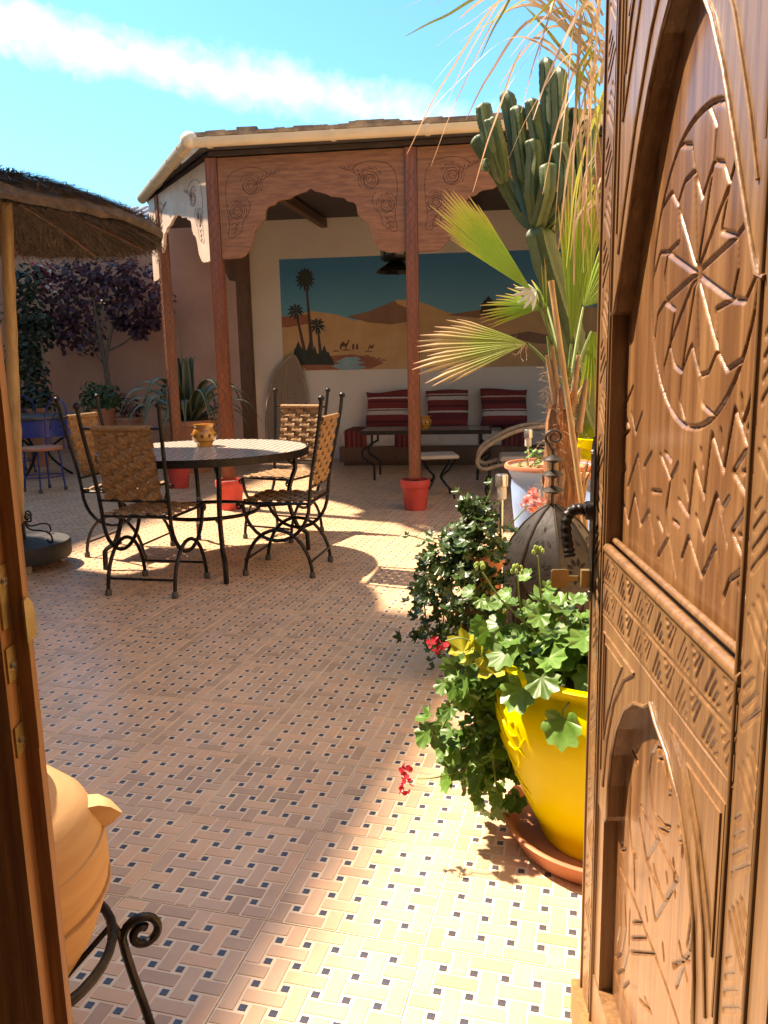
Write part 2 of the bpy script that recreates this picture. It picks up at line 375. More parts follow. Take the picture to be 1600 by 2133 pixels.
pm = MB(); pm.box((0, 0, (ZT+.28)/2), (.094, .094, ZT-.28)); post_me = pm.mesh('post', wood_post)
lm = MB()
for sx, sy in ((0, -1), (-1, 0), (1, 0)):
    X = Vector((1, 0, 0)) if sy else Vector((0, 1, 0)); Nn = Vector((sx, sy, 0))
    z = .34
    while z < ZT-.2:
        for s_ in (-1, 1):
            a = X*(-.032*s_)+Nn*.0475+Vector((0, 0, z)); b2 = X*(.032*s_)+Nn*.0475+Vector((0, 0, z+.085))
            d_ = (b2-a).normalized(); lm.box((a+b2)/2, ((b2-a).length, .006, .006), ax=(d_, Nn, d_.cross(Nn)))
        z += .085
    for s_ in (-1, 1): lm.box(X*(.038*s_)+Nn*.0475+Vector((0, 0, (ZT+.3)/2)), (.006 if sy else .006, .006, ZT-.3))
lat_me = lm.mesh('lattice', M('stained lattice fillet', (.19, .066, .032), (.13, .045, .022), 12, .55))
for p in POSTS:
    o = link('post', post_me, pav); o.location = loc(p)
    if p is C3: o.rotation_euler.z = _ca-PI
    l_ = link('lattice', lat_me, o)
# back-left corner post
mb = MB(); mb.box(loc((pat(510, 660, 10.3).x, 10.3, 1.55)), (.16, .14, 3.1)); mb.build('post', wood_dark, pav)
# valances
AR = [(570, 742), (598, 730), (618, 705), (635, 680), (645, 640), (652, 610), (665, 580), (682, 564), (700, 559), (704, 545), (718, 530), (720, 500), (726, 476), (740, 463), (770, 456), (784, 440), (800, 433), (856, 426), (880, 411), (915, 399), (945, 392), (952, 383), (965, 377)]
def bay_profile(s0, s1, ztop=ZT):
    c = (s0+s1)/2; hw = (s1-s0)/2; k = hw/495.0; out = []
    left = [(c-(965-x)*k, 2.715-(y-377)*.00146) for x, y in AR]
    low = left[0][1]
    pts = [(s0, ztop), (s0, low-.004), (s0+.07, low-.006)]+left+[(2*c-x, z) for x, z in left[::-1][1:]]+[(s1-.07, low-.006), (s1, low-.004), (s1, ztop)]
    return pts
def carve_tubes(mb, c, hw, fm, sg):
    if True:
        f2 = lambda u, v: fm(c+sg*u, v)
        x1 = hw*.60; x2 = hw*.76
        for (ux, vz, r_) in ((x1, 2.76, .085), (x2, 2.56, .075)):
            mb.tube(spiral((ux, vz), r_, .010, 1.2, 3.4, 70, f2), .0018, 5)
            for q in range(9):
                a = q*.7; mb.tube([f2(ux+(r_*(.35+.065*q))*math.cos(a+dq), vz+(r_*(.35+.065*q))*math.sin(a+dq)) for dq in (0, .25, .5, .75)], .0018, 4)
            for q in range(7):
                a = .4+q*.5; mb.tube([f2(ux+(r_+.012)*math.cos(a+dq), vz+(r_+.012)*math.sin(a+dq)) for dq in (0, .12, .24, .36)], .002, 5)
        mb.tube(spline([f2(hw*.30, 2.87), f2(hw*.40, 2.84), f2(hw*.5, 2.89), f2(hw*.66, 2.90), f2(hw*.80, 2.86), f2(hw*.86, 2.76), f2(hw*.86, 2.60), f2(hw*.84, 2.46), f2(hw*.86, 2.36), f2(hw*.80, 2.35), f2(hw*.78, 2.42), f2(hw*.74, 2.47)], 6), .0021, 5)
        mb.tube(spline([f2(hw*.66, 2.66), f2(hw*.62, 2.62), f2(hw*.64, 2.54), f2(hw*.70, 2.47), f2(hw*.72, 2.40), f2(hw*.78, 2.36)], 6), .002, 5)
        for q in range(5):
            a = hw*(.34+.045*q); mb.tube(spline([f2(a, 2.88-.012*q), f2(a+.02, 2.85-.02*q), f2(a+.05, 2.84-.02*q)], 5), .002, 5)
            b_ = 2.53-.04*q; mb.tube(spline([f2(hw*.83, b_), f2(hw*.79, b_+.012), f2(hw*.75, b_-.004)], 5), .002, 5)
for a, b_ in zip(CX[:-1], CX[1:]):
    fm = lambda u, v, w: loc((u, YF-.012+w, v))
    mb = MB(); mb.prism(bay_profile(a+.053, b_-.053), -.014, .014, fm); vo = mb.build('valance', wood_red, pav)
    for sg in (-1, 1):
        mb = MB(); carve_tubes(mb, (a+b_)/2, (b_-a)/2, lambda u, v: loc((u, YF-.027, v)), sg); mb.build('carved_scroll', wood_line, vo, True)
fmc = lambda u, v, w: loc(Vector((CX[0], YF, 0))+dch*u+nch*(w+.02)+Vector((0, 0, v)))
mb = MB(); mb.prism(bay_profile(.075, 1.95), -.014, .014, fmc); vo = mb.build('valance', M('valance wood with painted sunlight', (.72, .58, .47), (.58, .43, .33), 5, .35, bump=.15, bscale=20, detail=6), pav)  # paler wood colour paints the sunlight onto this side panel
for sg in (-1, 1):
    mb = MB(); carve_tubes(mb, 1.01, .93, lambda u, v: fmc(u, v, .0145), sg); mb.build('carved_scroll', wood_line, vo, True)
# small bracket valance at back-left post
mb = MB(); mb.prism([(0, 0), (.26, 0), (.26, -.1), (.18, -.42), (.1, -.6), (0, -.62)], -.015, .015, lambda u, v, w: loc((pat(510, 660, 10.3).x-.08-u, 10.30+w, 2.98+v))); mb.build('bracket', wood_dark, pav)
mb = MB(); mb.box(loc((2.55, 8.6, 1.49)), (.2, 3.6, 2.98)); mb.build('end_wall', terra_wall, pav)
# beams, roof, gutter
mb = MB()
mb.box(loc(((CX[0]+CX[-1])/2, YF+.09, ZT-.06)), (CX[-1]-CX[0], .12, .14)); mb.build('beam', wood_dark, pav)
mb = MB(); mid = Vector((CX[0], YF, ZT-.06))+dch*.85-nch*.1; mb.box(loc(mid), (1.55, .12, .14), ax=(dch, nch, Vector((0, 0, 1)))); mb.build('beam', wood_dark, pav)
def roofline(off):
    p1 = Vector((CX[0], YF, 0)); e = math.tan(PI/8)*off
    return [Vector((2.7, YF-off, 0)), Vector((CX[0]-e*.5, YF-off, 0)), p1+dch*2.1+nch*(off*.15), Vector((-5.3, 10.9, 0)), Vector((2.7, 10.9, 0))]
def roof_slab(off, z0, z1, name, mat, rise=.0):
    P = roofline(off); mb = MB(); k = len(P); rz = [0, 0, 0, rise, rise]
    vs = [loc(p+Vector((0, 0, z0+rz[i]))) for i, p in enumerate(P)]+[loc(p+Vector((0, 0, z1+rz[i]))) for i, p in enumerate(P)]
    mb.add(vs, [tuple(range(k)), tuple(range(2*k-1, k-1, -1))]+[(i, k+i, k+(i+1) % k, (i+1) % k) for i in range(k)]); return mb.build(name, mat, pav)
roof_slab(.05, ZT+.012, ZT+.05, 'ceiling', ceil_m, .16)
ro = roof_slab(.17, ZT+.053, ZT+.15, 'roof', roof_m, .16)
# ragged weathered membrane along the roof edge
mb = MB(); x = CX[0]-.1; top = ZT+.152
while x < 2.7:
    w = random.uniform(.05, .16); hgt = random.uniform(.02, .055); mb.box(loc((x+w/2, YF-.165+random.uniform(-.01, .01), top-.012+hgt/3)), (w*1.05, .06, hgt), rz=random.uniform(-.06, .06)); x += w
mb.build('roof_edge', roof_edge, ro)
for k in range(6):
    mb = MB(); xx = -3.0+k*.95; a = Vector((xx, YF+.15, ZT-.05)); b_ = Vector((xx, 10.55, ZT+.08))
    d_ = (b_-a).normalized(); mb.box(loc((a+b_)/2), ((b_-a).length, .08, .1), ax=(d_, Vector((1, 0, 0)), d_.cross(Vector((1, 0, 0))))); mb.build('rafter', wood_dark, pav)
def gutter(path, name='gutter'):
    sec = [(-.062+.0, .06)]+[(.06*math.cos(a), .06*math.sin(a)) for a in [PI+PI*k/8 for k in range(9)]]
    mb = MB(); P = [Vector(p) for p in path]; vs = []; n = 9
    sec = [(.056*math.cos(PI+PI*k/8), .066*math.sin(PI+PI*k/8)) for k in range(9)]
    sec2 = sec+[(x*.93, y*.93) for x, y in sec[::-1]]; n = len(sec2)
    for i, p in enumerate(P):
        d_ = (P[min(i+1, len(P)-1)]-P[max(i-1, 0)]).normalized(); s_ = d_.cross(Vector((0, 0, 1))).normalized()
        vs += [p+s_*u+Vector((0, 0, v)) for u, v in sec2]
    fs = [(i*n+j, i*n+(j+1) % n, (i+1)*n+(j+1) % n, (i+1)*n+j) for i in range(len(P)-1) for j in range(n)]
    fs += [tuple(range(n-1, -1, -1)), tuple((len(P)-1)*n+j for j in range(n))]
    mb.add(vs, fs); return mb.build(name, gutter_m, pav, 40)
zg = ZT+.10; off = .24; e = math.tan(PI/8)*off
gl = Vector((CX[0]-e, YF-off, zg))
gutter([loc(gl), loc((2.7, YF-off, zg-.01))]); ge = Vector((CX[0], YF, zg-.02))+dch*2.2+nch*.03; dg = (ge-gl).normalized(); gutter([loc(gl+dg*.02), loc(ge)])
def collar(p, ax):
    mb = MB(); s_ = ax.cross(Vector((0, 0, 1))).normalized()
    pts = [p+s_*(.061*math.cos(a))+Vector((0, 0, .072*math.sin(a))) for a in [PI+PI*k/10 for k in range(11)]]
    for i in range(10):
        mb.box((pts[i]+pts[i+1])/2, (.035, (pts[i+1]-pts[i]).length*1.05, .006), ax=(ax, (pts[i+1]-pts[i]).normalized(), ax.cross((pts[i+1]-pts[i]).normalized())))
    mb.build('gutter_clip', gutter_m, pav)
for x in (-3.12, -2.1, -1.35, -.3, .7): collar(loc((x, YF-off, zg)), Vector((1, 0, 0)))
for u in (.25, .7, 1.5): collar(loc(gl+dg*u), dg)
mb = MB(); mb.sphere(loc(gl+Vector((0, 0, -.005))), .072, 14, 8, (1, 1, .95)); mb.build('gutter_corner', gutter_m, pav, True)
# red pots at the post feet
pr = MB(); pr.lathe([(.093, 0), (.098, .004), (.118, .20), (.128, .203), (.131, .212), (.131, .262), (.127, .268), (.112, .268), (.108, .24), (.0001, .238)], 36)
pme = pr.mesh('red_pot', red_paint, 40)
sm_ = MB(); sm_.lathe([(.107, .236), (.107, .246), (.0001, .25)], 24); sme = sm_.mesh('fill', soil)
for p, lb in zip([POSTS[0], POSTS[1], POSTS[4]], ('glossy red pot at the foot of the corner post behind the woven chairs', 'bright red pot at the foot of the middle post, beside the wooden stool', 'red pot at the foot of the pavilion post next to the agave')):
    o = link('red_pot', pme, None, lb, 'pot', 'red pots at the post feet'); o.location = pw(p)
    # hole for the post: post starts inside the fill
    link('fill', sme, o)
# ------------------------------------------------------------------ white back wall and the mural
YB = 10.5; XWL = pat(515, 660, YB).x
t = thing('white_wall', 'off white plaster back wall of the pavilion around the desert mural', 'wall', pw((-1.0, YB+.1, 0)), PRZ)
mb = MB(); mb.box(((XWL+2.8)/2+1.0, 0, 1.57), (2.8-XWL, .2, 3.14)); mb.build('plaster', white_wall, t)
mu = thing('desert_mural', 'painted desert mural with dunes, palms, camels and a pond', 'mural', pw((-2.3, YB, 1.2)), PRZ)
def mp(x, y): return pat(x, y, YB)
x0m, x1m = mp(586, 650).x, 1.6; z0m, z1m = mp(700, 771).z, mp(700, 536).z
def mpoly(name, pts, mat, lev, par=None, pixel=True):
    P = [(mp(*p).x, mp(*p).z) if pixel else p for p in pts]
    P = [(min(max(x, x0m), x1m), min(max(z, z0m), z1m)) for x, z in P]
    mb = MB(); mb.prism(P, 0, -.0012*lev-.0008, lambda u, v, w: Vector((u+2.3, w-.0004, v-1.2))); return mb.build(name, mat, par or mu)
def grad(name, stops, axis, lo, hi):
    mt = bpy.data.materials.new(name); mt.use_nodes = True; n = mt.node_tree.nodes; l = mt.node_tree.links
    t_ = n.new('ShaderNodeTexCoord'); sp = n.new('ShaderNodeSeparateXYZ'); l.new(t_.outputs['Object'], sp.inputs[0])
    nz_ = n.new('ShaderNodeTexNoise'); nz_.inputs['Scale'].default_value = 5; nz_.inputs['Detail'].default_value = 6
    ad = n.new('ShaderNodeMath'); ad.operation = 'MULTIPLY_ADD'; l.new(nz_.outputs['Fac'], ad.inputs[0]); ad.inputs[1].default_value = .12*(hi-lo); l.new(sp.outputs[axis], ad.inputs[2])
    mr = n.new('ShaderNodeMapRange'); l.new(ad.outputs[0], mr.inputs['Value']); mr.inputs['From Min'].default_value = lo; mr.inputs['From Max'].default_value = hi
    cr = n.new('ShaderNodeValToRGB'); l.new(mr.outputs[0], cr.inputs['Fac']); e_ = cr.color_ramp.elements
    e_[0].color = (*stops[0][1], 1); e_[0].position = stops[0][0]; e_[1].color = (*stops[-1][1], 1); e_[1].position = stops[-1][0]
    for p, c in stops[1:-1]: k = e_.new(p); k.color = (*c, 1)
    l.new(cr.outputs[0], n['Principled BSDF'].inputs['Base Color']); n['Principled BSDF'].inputs['Roughness'].default_value = .6; return mt
sky_p = grad('mural sky paint', [(0, (.26, .50, .52)), (.45, (.11, .37, .47)), (1, (.035, .21, .40))], 'Z', .1, 1.35)
dune_p = M('mural sand paint', (.60, .375, .185), (.50, .30, .14), 3, .7, detail=6)
dune_s = M('mural shadow dune paint', (.27, .145, .085), (.21, .11, .065), 3, .7)
dune_r = M('mural red dune paint', (.36, .13, .07), (.28, .095, .05), 3, .7)
palm_p = M('mural palm paint', (.035, .045, .035), (.02, .03, .022), 14, .7)
trunk_p = M('mural trunk paint', (.11, .05, .035), (.07, .03, .02), 14, .7)
pond_p = M('mural pond paint', (.24, .40, .42), (.17, .30, .33), 6, .6)
mpoly('sky', [(x0m, z0m), (x1m, z0m), (x1m, z1m), (x0m, z1m)], sky_p, 1, pixel=False)
B_ = 790
mpoly('dune', [(580, 668), (620, 655), (650, 648), (700, 655), (740, 668), (790, 650), (815, 632), (826, 625), (850, 624), (880, 630), (930, 650), (980, 660), (1060, 650), (1160, 640), (1300, 640), (1300, B_), (580, B_)], dune_p, 2)
mpoly('dune', [(580, 660), (640, 655), (655, 672), (600, 682), (580, 682)], dune_r, 3)
mpoly('dune', [(722, 660), (770, 648), (805, 634), (822, 626), (830, 634), (850, 642), (852, 670), (815, 676), (770, 672)], dune_s, 3)
mpoly('dune', [(930, 656), (1000, 645), (1040, 630), (1060, 632), (1075, 652), (1050, 664), (990, 662)], dune_s, 3)
mpoly('dune', [(1050, 700), (1100, 690), (1160, 700), (1300, 706), (1300, 716), (1120, 716)], dune_s, 3)
mpoly('pond_bank', [(622, 756), (680, 742), (730, 738), (780, 744), (800, 756), (772, 768), (640, 771)], dune_r, 3)
mpoly('pond', [(690, 762), (708, 757), (700, 753), (712, 748), (720, 744), (745, 743), (752, 748), (744, 752), (762, 755), (742, 760), (764, 764), (750, 771), (712, 771), (700, 766)], pond_p, 4)
def mtrunk(a, b, w0, w1): mpoly('palm_trunk', [(a[0]-w0, a[1]), (a[0]+w0, a[1]), (b[0]+w1, b[1]), (b[0]-w1, b[1])], trunk_p, 4)
mtrunk((651, 742), (639, 600), 4, 2); mtrunk((637, 742), (618, 655), 4, 2); mtrunk((669, 745), (663, 690), 4, 2)
def mcrown(c, r, n, sx=1, up=0):
    for k in range(n):
        a = 2*PI*k/n+random.uniform(-.1, .1); tip = (c[0]+r*sx*math.cos(a), c[1]-r*math.sin(a)*(1.0)+r*.12); q = (math.sin(a)*r*.14, math.cos(a)*r*.14)
        midp = (c[0]+.55*r*sx*math.cos(a), c[1]-.55*r*math.sin(a)-r*.05)
        mpoly('palm_frond', [c, (midp[0]+q[0], midp[1]+q[1]), tip, (midp[0]-q[0], midp[1]-q[1])], palm_p, 5+(k % 3)*.4)
mcrown((636, 580), 26, 15, .85); mcrown((616, 648), 19, 11); mcrown((661, 678), 19, 11)
for (x, y, hh) in ((632, 735, 12), (645, 728, 18), (656, 735, 15), (668, 738, 12), (622, 722, 12), (676, 732, 14), (684, 742, 10)):
    mpoly('bush', [(x-12, 760), (x-9, y+8), (x-4, y-hh*.2), (x, y-hh), (x+4, y-hh*.1), (x+10, y+8), (x+13, 760)], palm_p, 5.2+random.random()*.4)
mcrown((1018, 640), 22, 9, .9); mpoly('bush', [(1000, 652), (1005, 632), (1018, 616), (1030, 632), (1038, 654)], palm_p, 5.5)
def camel(x, y, s_):
    pts = [(-8, 10), (-8, 0), (-6, -3), (-3, -7), (0, -8), (3, -4), (6, -3), (8, -6), (9, -11), (13, -11), (13, -9), (11, -8), (10, -2), (7, 2), (6, 10), (4, 10), (4, 3), (-4, 3), (-5, 10)]
    mpoly('camel', [(x+a*s_, y+b_*s_) for a, b_ in pts], trunk_p, 4.5)
camel(716, 719, .95); camel(774, 722, -.62)
for x in (736, 744): mpoly('figure', [(x-2, 728), (x-2, 718), (x, 715), (x+2, 718), (x+2.5, 728)], trunk_p, 4.5)
for x, y, w in ((700, 731, 9), (722, 729, 12), (768, 732, 10), (765, 741, 7), (790, 747, 6), (800, 750, 7)): mpoly('rock', [(x-w, y+2), (x-w*.3, y-2), (x+w*.5, y-1), (x+w, y+1.5)], dune_s, 3.5)
# ================================================================== THE CARVED DOOR (right leaf) AND LEFT LEAF
th = math.radians(-12.4); DD = Vector((math.sin(th), math.cos(th), 0)); DN = Vector((-DD.y, DD.x, 0))
P0 = g(1213, 2140); P0.z = 0; P0 = P0-DN*.018
DW, DH = .74, 2.06
door = thing('carved_door', 'open carved cedar door leaf with circular star and zigzag carving', 'door', P0)
def dm(u, z, w): return -DD*u+DN*w+Vector((0, 0, z))
def duz(x, y):
    d = ray(x, y); n_ = np.array(DN); P = CO+d*(((np.array(P0)-CO)@n_)/(d@n_)); q = P-np.array(P0); return (-float(q@np.array(DD)), float(P[2]))
def z6(pts): return [duz(1150+x/2.667, 500+y/2.667) for x, y in pts]
def z7(pts): return [duz(1150+x/2.4156, 1250+y/2.4156) for x, y in pts]
mb = MB(); mb.prism([(0, .015), (DW, .015), (DW, DH), (0, DH)], -.045, -.008, dm); mb.build('backing', wood_door, door)
def carve(name, rect, segs, off, mat, parent, res=.0019, edge=True, mask=None):
    u0, u1, v0, v1 = rect; nu = int((u1-u0)/res)+1; nv = int((v1-v0)/res)+1
    U_, V_ = np.meshgrid(np.linspace(u0, u1, nu), np.linspace(v0, v1, nv)); Hh = np.zeros_like(U_)
    for a, b, w, dp in segs:
        a = np.array(a); b = np.array(b); m0, m1 = np.minimum(a, b)-w, np.maximum(a, b)+w
        iu = np.where((U_[0] >= m0[0]) & (U_[0] <= m1[0]))[0]; iv = np.where((V_[:, 0] >= m0[1]) & (V_[:, 0] <= m1[1]))[0]
        if not len(iu) or not len(iv): continue
        sl_ = np.ix_(iv, iu); pu, pv = U_[sl_], V_[sl_]; ab = b-a; L2 = max(ab@ab, 1e-12)
        t_ = np.clip(((pu-a[0])*ab[0]+(pv-a[1])*ab[1])/L2, 0, 1); tap = np.minimum(1, np.minimum(t_, 1-t_)*6+.55)
        dist = np.hypot(pu-a[0]-t_*ab[0], pv-a[1]-t_*ab[1]); Hh[sl_] = np.minimum(Hh[sl_], -dp*tap*np.clip(1-dist/w, 0, 1))
    Hh += .0006*np.sin(U_*40+1.3)*np.sin(V_*5)
    Wd = off+Hh
    P = np.array(dm(0, 0, 0))[None]+(-np.array(DD))[None]*U_.ravel()[:, None]+np.array(DN)[None]*Wd.ravel()[:, None]+np.array([0, 0, 1])[None]*V_.ravel()[:, None]
    idx = np.arange(nu*nv).reshape(nv, nu); f = np.stack([idx[:-1, :-1], idx[:-1, 1:], idx[1:, 1:], idx[1:, :-1]], -1).reshape(-1, 4)
    if mask is not None:
        cu = (U_[:-1, :-1]+U_[1:, 1:])/2; cv = (V_[:-1, :-1]+V_[1:, 1:])/2; f = f[mask(cu, cv).ravel()]
    me = bpy.data.meshes.new(name); me.vertices.add(len(P)); me.vertices.foreach_set('co', P.astype(np.float32).ravel())
    me.loops.add(f.size); me.loops.foreach_set('vertex_index', f.ravel().astype(np.int32)); me.polygons.add(len(f)); me.polygons.foreach_set('loop_start', np.arange(0, f.size, 4, dtype=np.int32))
    me.update(calc_edges=True); me.materials.append(mat); return link(name, me, parent)
def poly(pts, w=.0036, dp=.0055): return [(pts[i], pts[i+1], w, dp) for i in range(len(pts)-1)]
def circ(c, r, a0=0, a1=2*PI, n=40): return [(c[0]+r*math.cos(a0+(a1-a0)*i/n), c[1]+r*math.sin(a0+(a1-a0)*i/n)) for i in range(n+1)]
segs = []; cc = (.394, 1.364)
segs += poly(circ(cc, .176, n=64), .0040, .006)
ring = [(cc[0]+.118*math.cos(2*PI*k/12+.2), cc[1]+.118*math.sin(2*PI*k/12+.2)) for k in range(12)]
for k, p in enumerate(ring):
    segs += poly([cc, p], .0036, .006); a = 2*PI*k/12+.2
    q = (cc[0]+.176*math.cos(a+.26), cc[1]+.176*math.sin(a+.26)); mid_ = (cc[0]+.152*math.cos(a+.05), cc[1]+.152*math.sin(a+.05))
    segs += poly([p, mid_, q], .0032, .0055)
    n2 = ring[(k+1) % 12]; am = a+PI/12
    if k % 2 == 0: segs += poly([p, (cc[0]+.080*math.cos(am), cc[1]+.080*math.sin(am)), n2], .0032, .0055)
    else: segs += poly([p, (cc[0]+.124*math.cos(am), cc[1]+.124*math.sin(am)), n2], .0032, .0055)
ZZ = [[(1015, 930), (1085, 1160), (1005, 1290), (1100, 1460), (1000, 1625), (1080, 1820), (985, 1890), (945, 2010), (905, 1700), (825, 1880), (760, 1650), (720, 1770)],
      [(1015, 930), (950, 1295), (885, 1070), (840, 1440), (790, 1245), (760, 1540), (700, 1440)], [(910, 1410), (970, 1700)], [(800, 1530), (835, 1670), (910, 1410), (940, 1500), (985, 1430)],
      [(450, 815), (400, 935), (430, 1055), (385, 1105), (410, 1270), (370, 1345), (395, 1440), (420, 1575), (455, 1410), (490, 1590), (540, 1505), (565, 1680)],
      [(500, 960), (460, 1080), (440, 960)], [(475, 1190), (420, 1370)], [(555, 1180), (510, 1260)], [(475, 1190), (500, 1400)], [(645, 1640), (685, 1870)], [(640, 1660), (585, 1760)],
      [(600, 1190), (650, 1325)], [(625, 1180), (660, 1230)], [(655, 1330), (630, 1500), (640, 1640)], [(585, 1550), (610, 1615)], [(555, 1395), (605, 1400)], [(1088, 1050), (1145, 995)], [(1058, 1290), (1128, 1290)], [(1040, 1640), (1100, 1680)], [(1035, 1920), (1085, 2012)], [(670, 1560), (705, 1590)], [(735, 1345), (755, 1445)], [(1050, 860), (1055, 960)], [(1115, 860), (1060, 1020)], [(935, 1050), (945, 1160)], [(825, 1160), (835, 1260)],
      [(390, 840), (402, 870)], [(390, 1000), (400, 1040)], [(365, 1210), (380, 1240)], [(365, 1455), (385, 1458)], [(700, 1240), (655, 1330)]]
for k, q in enumerate(ZZ): segs += poly(z6(q), .0036 if k < 12 else .0042, .0058)
carve('upper_panel', (.075, .665, .95, 1.74), segs, 0, wood_door, door)
LZ = [[(500, 1000), (488, 880), (500, 780), (520, 740), (550, 745), (575, 800), (580, 880), (600, 960), (590, 990)], [(530, 800), (555, 800), (570, 870), (585, 940)], [(500, 1000), (520, 1080), (560, 1130), (595, 1140)], [(540, 1150), (580, 1170), (595, 1130)],
      [(445, 1030), (635, 1400), (520, 1610)], [(440, 1100), (480, 1320), (565, 1510), (635, 1400)], [(535, 1200), (475, 1310)], [(490, 1400), (520, 1610)], [(510, 1330), (540, 1440)], [(340, 1340), (400, 1480), (510, 1760), (640, 2133), (690, 2290)],
      [(320, 1870), (400, 2133), (430, 2260)], [(390, 1770), (515, 1780)], [(395, 1700), (475, 1700)], [(405, 1620), (450, 1620)], [(335, 1400), (347, 1500), (345, 1650), (330, 1730)], [(365, 1480), (372, 1650), (350, 1780), (320, 1800)], [(390, 1560), (385, 1750), (360, 1860), (322, 1882)],
      [(398, 930), (390, 1100), (400, 1250), (422, 1292)], [(410, 1260), (415, 1460)], [(705, 1490), (716, 1650), (690, 1780), (610, 1850)], [(705, 1560), (680, 1740)], [(405, 755), (435, 820)], [(428, 740), (420, 830)], [(635, 1140), (692, 1262)], [(660, 1095), (655, 1285)], [(640, 1215), (680, 1190)], [(355, 1225), (360, 1285)], [(345, 1260), (372, 1255)], [(470, 1545), (482, 1612)], [(555, 1725), (562, 1812)], [(440, 2010), (490, 2065)], [(470, 2000), (500, 2080)], [(640, 1720), (682, 1912)], [(606, 1830), (692, 1812)], [(625, 1950), (662, 1850)], [(700, 2075), (728, 2140)], [(355, 1950), (385, 1920)], [(610, 1300), (620, 1490)], [(575, 1370), (580, 1420)]]
lseg = []
for q in LZ: lseg += poly(z7(q), .0032, .0055)
carve('lower_panel', (.09, .65, .12, .86), lseg, 0, wood_door, door)
FT = .024
def fr(name, pts, w1=FT): mb = MB(); mb.prism(pts, -.008, w1, dm); return mb.build(name, wood_door_frame, door)
aL = [(.098, 1.335), (.116, 1.340), (.128, 1.362), (.146, 1.395), (.182, 1.465), (.222, 1.540), (.262, 1.602), (.305, 1.650), (.340, 1.676), (.37, 1.688)]
aR = [(.74-u, z) for u, z in aL[::-1]]
st = fr('stile', [(0, .015), (.098, .015), (.098, DH), (0, DH)]); st2 = fr('stile', [(.642, .015), (.74, .015), (.74, DH), (.642, DH)])
fr('spandrel', [(.098, 1.335)]+aL[1:]+[(.37, DH), (.098, DH)]); fr('spandrel', aR[:-1]+[(.642, 1.335), (.642, DH), (.37, DH)])
fr('mid_rail', [(.098, .862), (.642, .862), (.642, .968), (.098, .968)])
bL = [(.152, .53), (.165, .545), (.168, .60), (.180, .66), (.205, .715), (.245, .765), (.295, .797), (.345, .814), (.37, .83)]
bR = [(.74-u, z) for u, z in bL[::-1]]
fr('lower_spandrel', [(.098, .53)]+bL+[(.37, .862), (.098, .862)]); fr('lower_spandrel', bR+[(.642, .53), (.642, .862), (.37, .862)])
fr('lower_jamb', [(.098, .2), (.135, .2), (.135, .53), (.098, .53)], FT-.002); fr('lower_jamb', [(.605, .2), (.642, .2), (.642, .53), (.605, .53)], FT-.002)
fr('bottom_rail', [(.098, .015), (.642, .015), (.642, .2), (.098, .2)])
def rod(name, a, b, r, mat, parent, n=10, sq=None):
    mb = MB(); mb.tube([dm(*a), dm(*b)], r, n); return mb.build(name, mat, parent, True)
rod('moulding', (.098, .973, .020), (.642, .973, .020), .008, wood_door_frame, door); rod('moulding', (.098, .986, .010), (.642, .986, .010), .005, wood_door_frame, door)
for u in (.098, .642): rod('bead', (u-.006, .02, FT+.001), (u-.006, DH-.01, FT+.001), .0028, wood_door_frame, door, 8)
for u in (.012, .70): rod('bead', (u, .02, FT+.001), (u, DH-.01, FT+.001), .0028, wood_door_frame, door, 8)
# arch lip beads
mb = MB(); mb.tube([dm(u, z, FT+.001) for u, z in aL+aR[1:]], .0030, 8); mb.build('arch_bead', wood_door_frame, door, True)
mb = MB(); mb.tube([dm(u, z, FT+.001) for u, z in bL+bR[1:]], .0028, 8); mb.build('arch_bead', wood_door_frame, door, True)
# hatched bands
def hatch(u0, u1, v0, v1, step, vertical=False):
    sg = []; k = 0; a = v0 if vertical else u0; e_ = v1 if vertical else u1
    while a < e_-step*.3:
        n_ = 4
        for q in range(n_):
            t0 = q/n_
            if not vertical:
                if k % 2 == 0: p, r_ = (a+step*t0, v0+.003), (a+step*(t0*.5+.5), v0+(v1-v0)*(1-t0)-.003)
                else: p, r_ = (a+step*t0*.5, v1-.003-(v1-v0)*(t0)), (a+step*t0, v0+.003) if False else (a+step*(.2+t0*.8), v1-.003)
            else:
                if k % 2 == 0: p, r_ = (u0+.003, a+step*t0), (u0+(u1-u0)*(1-t0*.8)-.003, a+step*(t0*.6+.45))
                else: p, r_ = (u1-.003, a+step*t0), (u0+(u1-u0)*t0*.8+.003, a+step*(t0*.6+.45))
            sg.append((p, r_, .0034, .005))
        k += 1; a += step
    return sg
bs = hatch(.1, .64, .870, .912, .046)+hatch(.1, .64, .922, .962, .046)+poly([(.1, .866), (.64, .866)], .003, .004)+poly([(.1, .917), (.64, .917)], .003, .004)
carve('carved_band', (.099, .641, .863, .9645), bs, FT+.0015, wood_door_frame, door, .002)
carve('carved_band', (.650, .694, .03, DH-.02), hatch(.650, .694, .03, DH-.03, .075, True), FT+.0015, wood_door_frame, door, .0022)
carve('carved_band', (.030, .074, .03, DH-.02), hatch(.030, .074, .03, DH-.03, .075, True), FT+.0015, wood_door_frame, door, .0022)
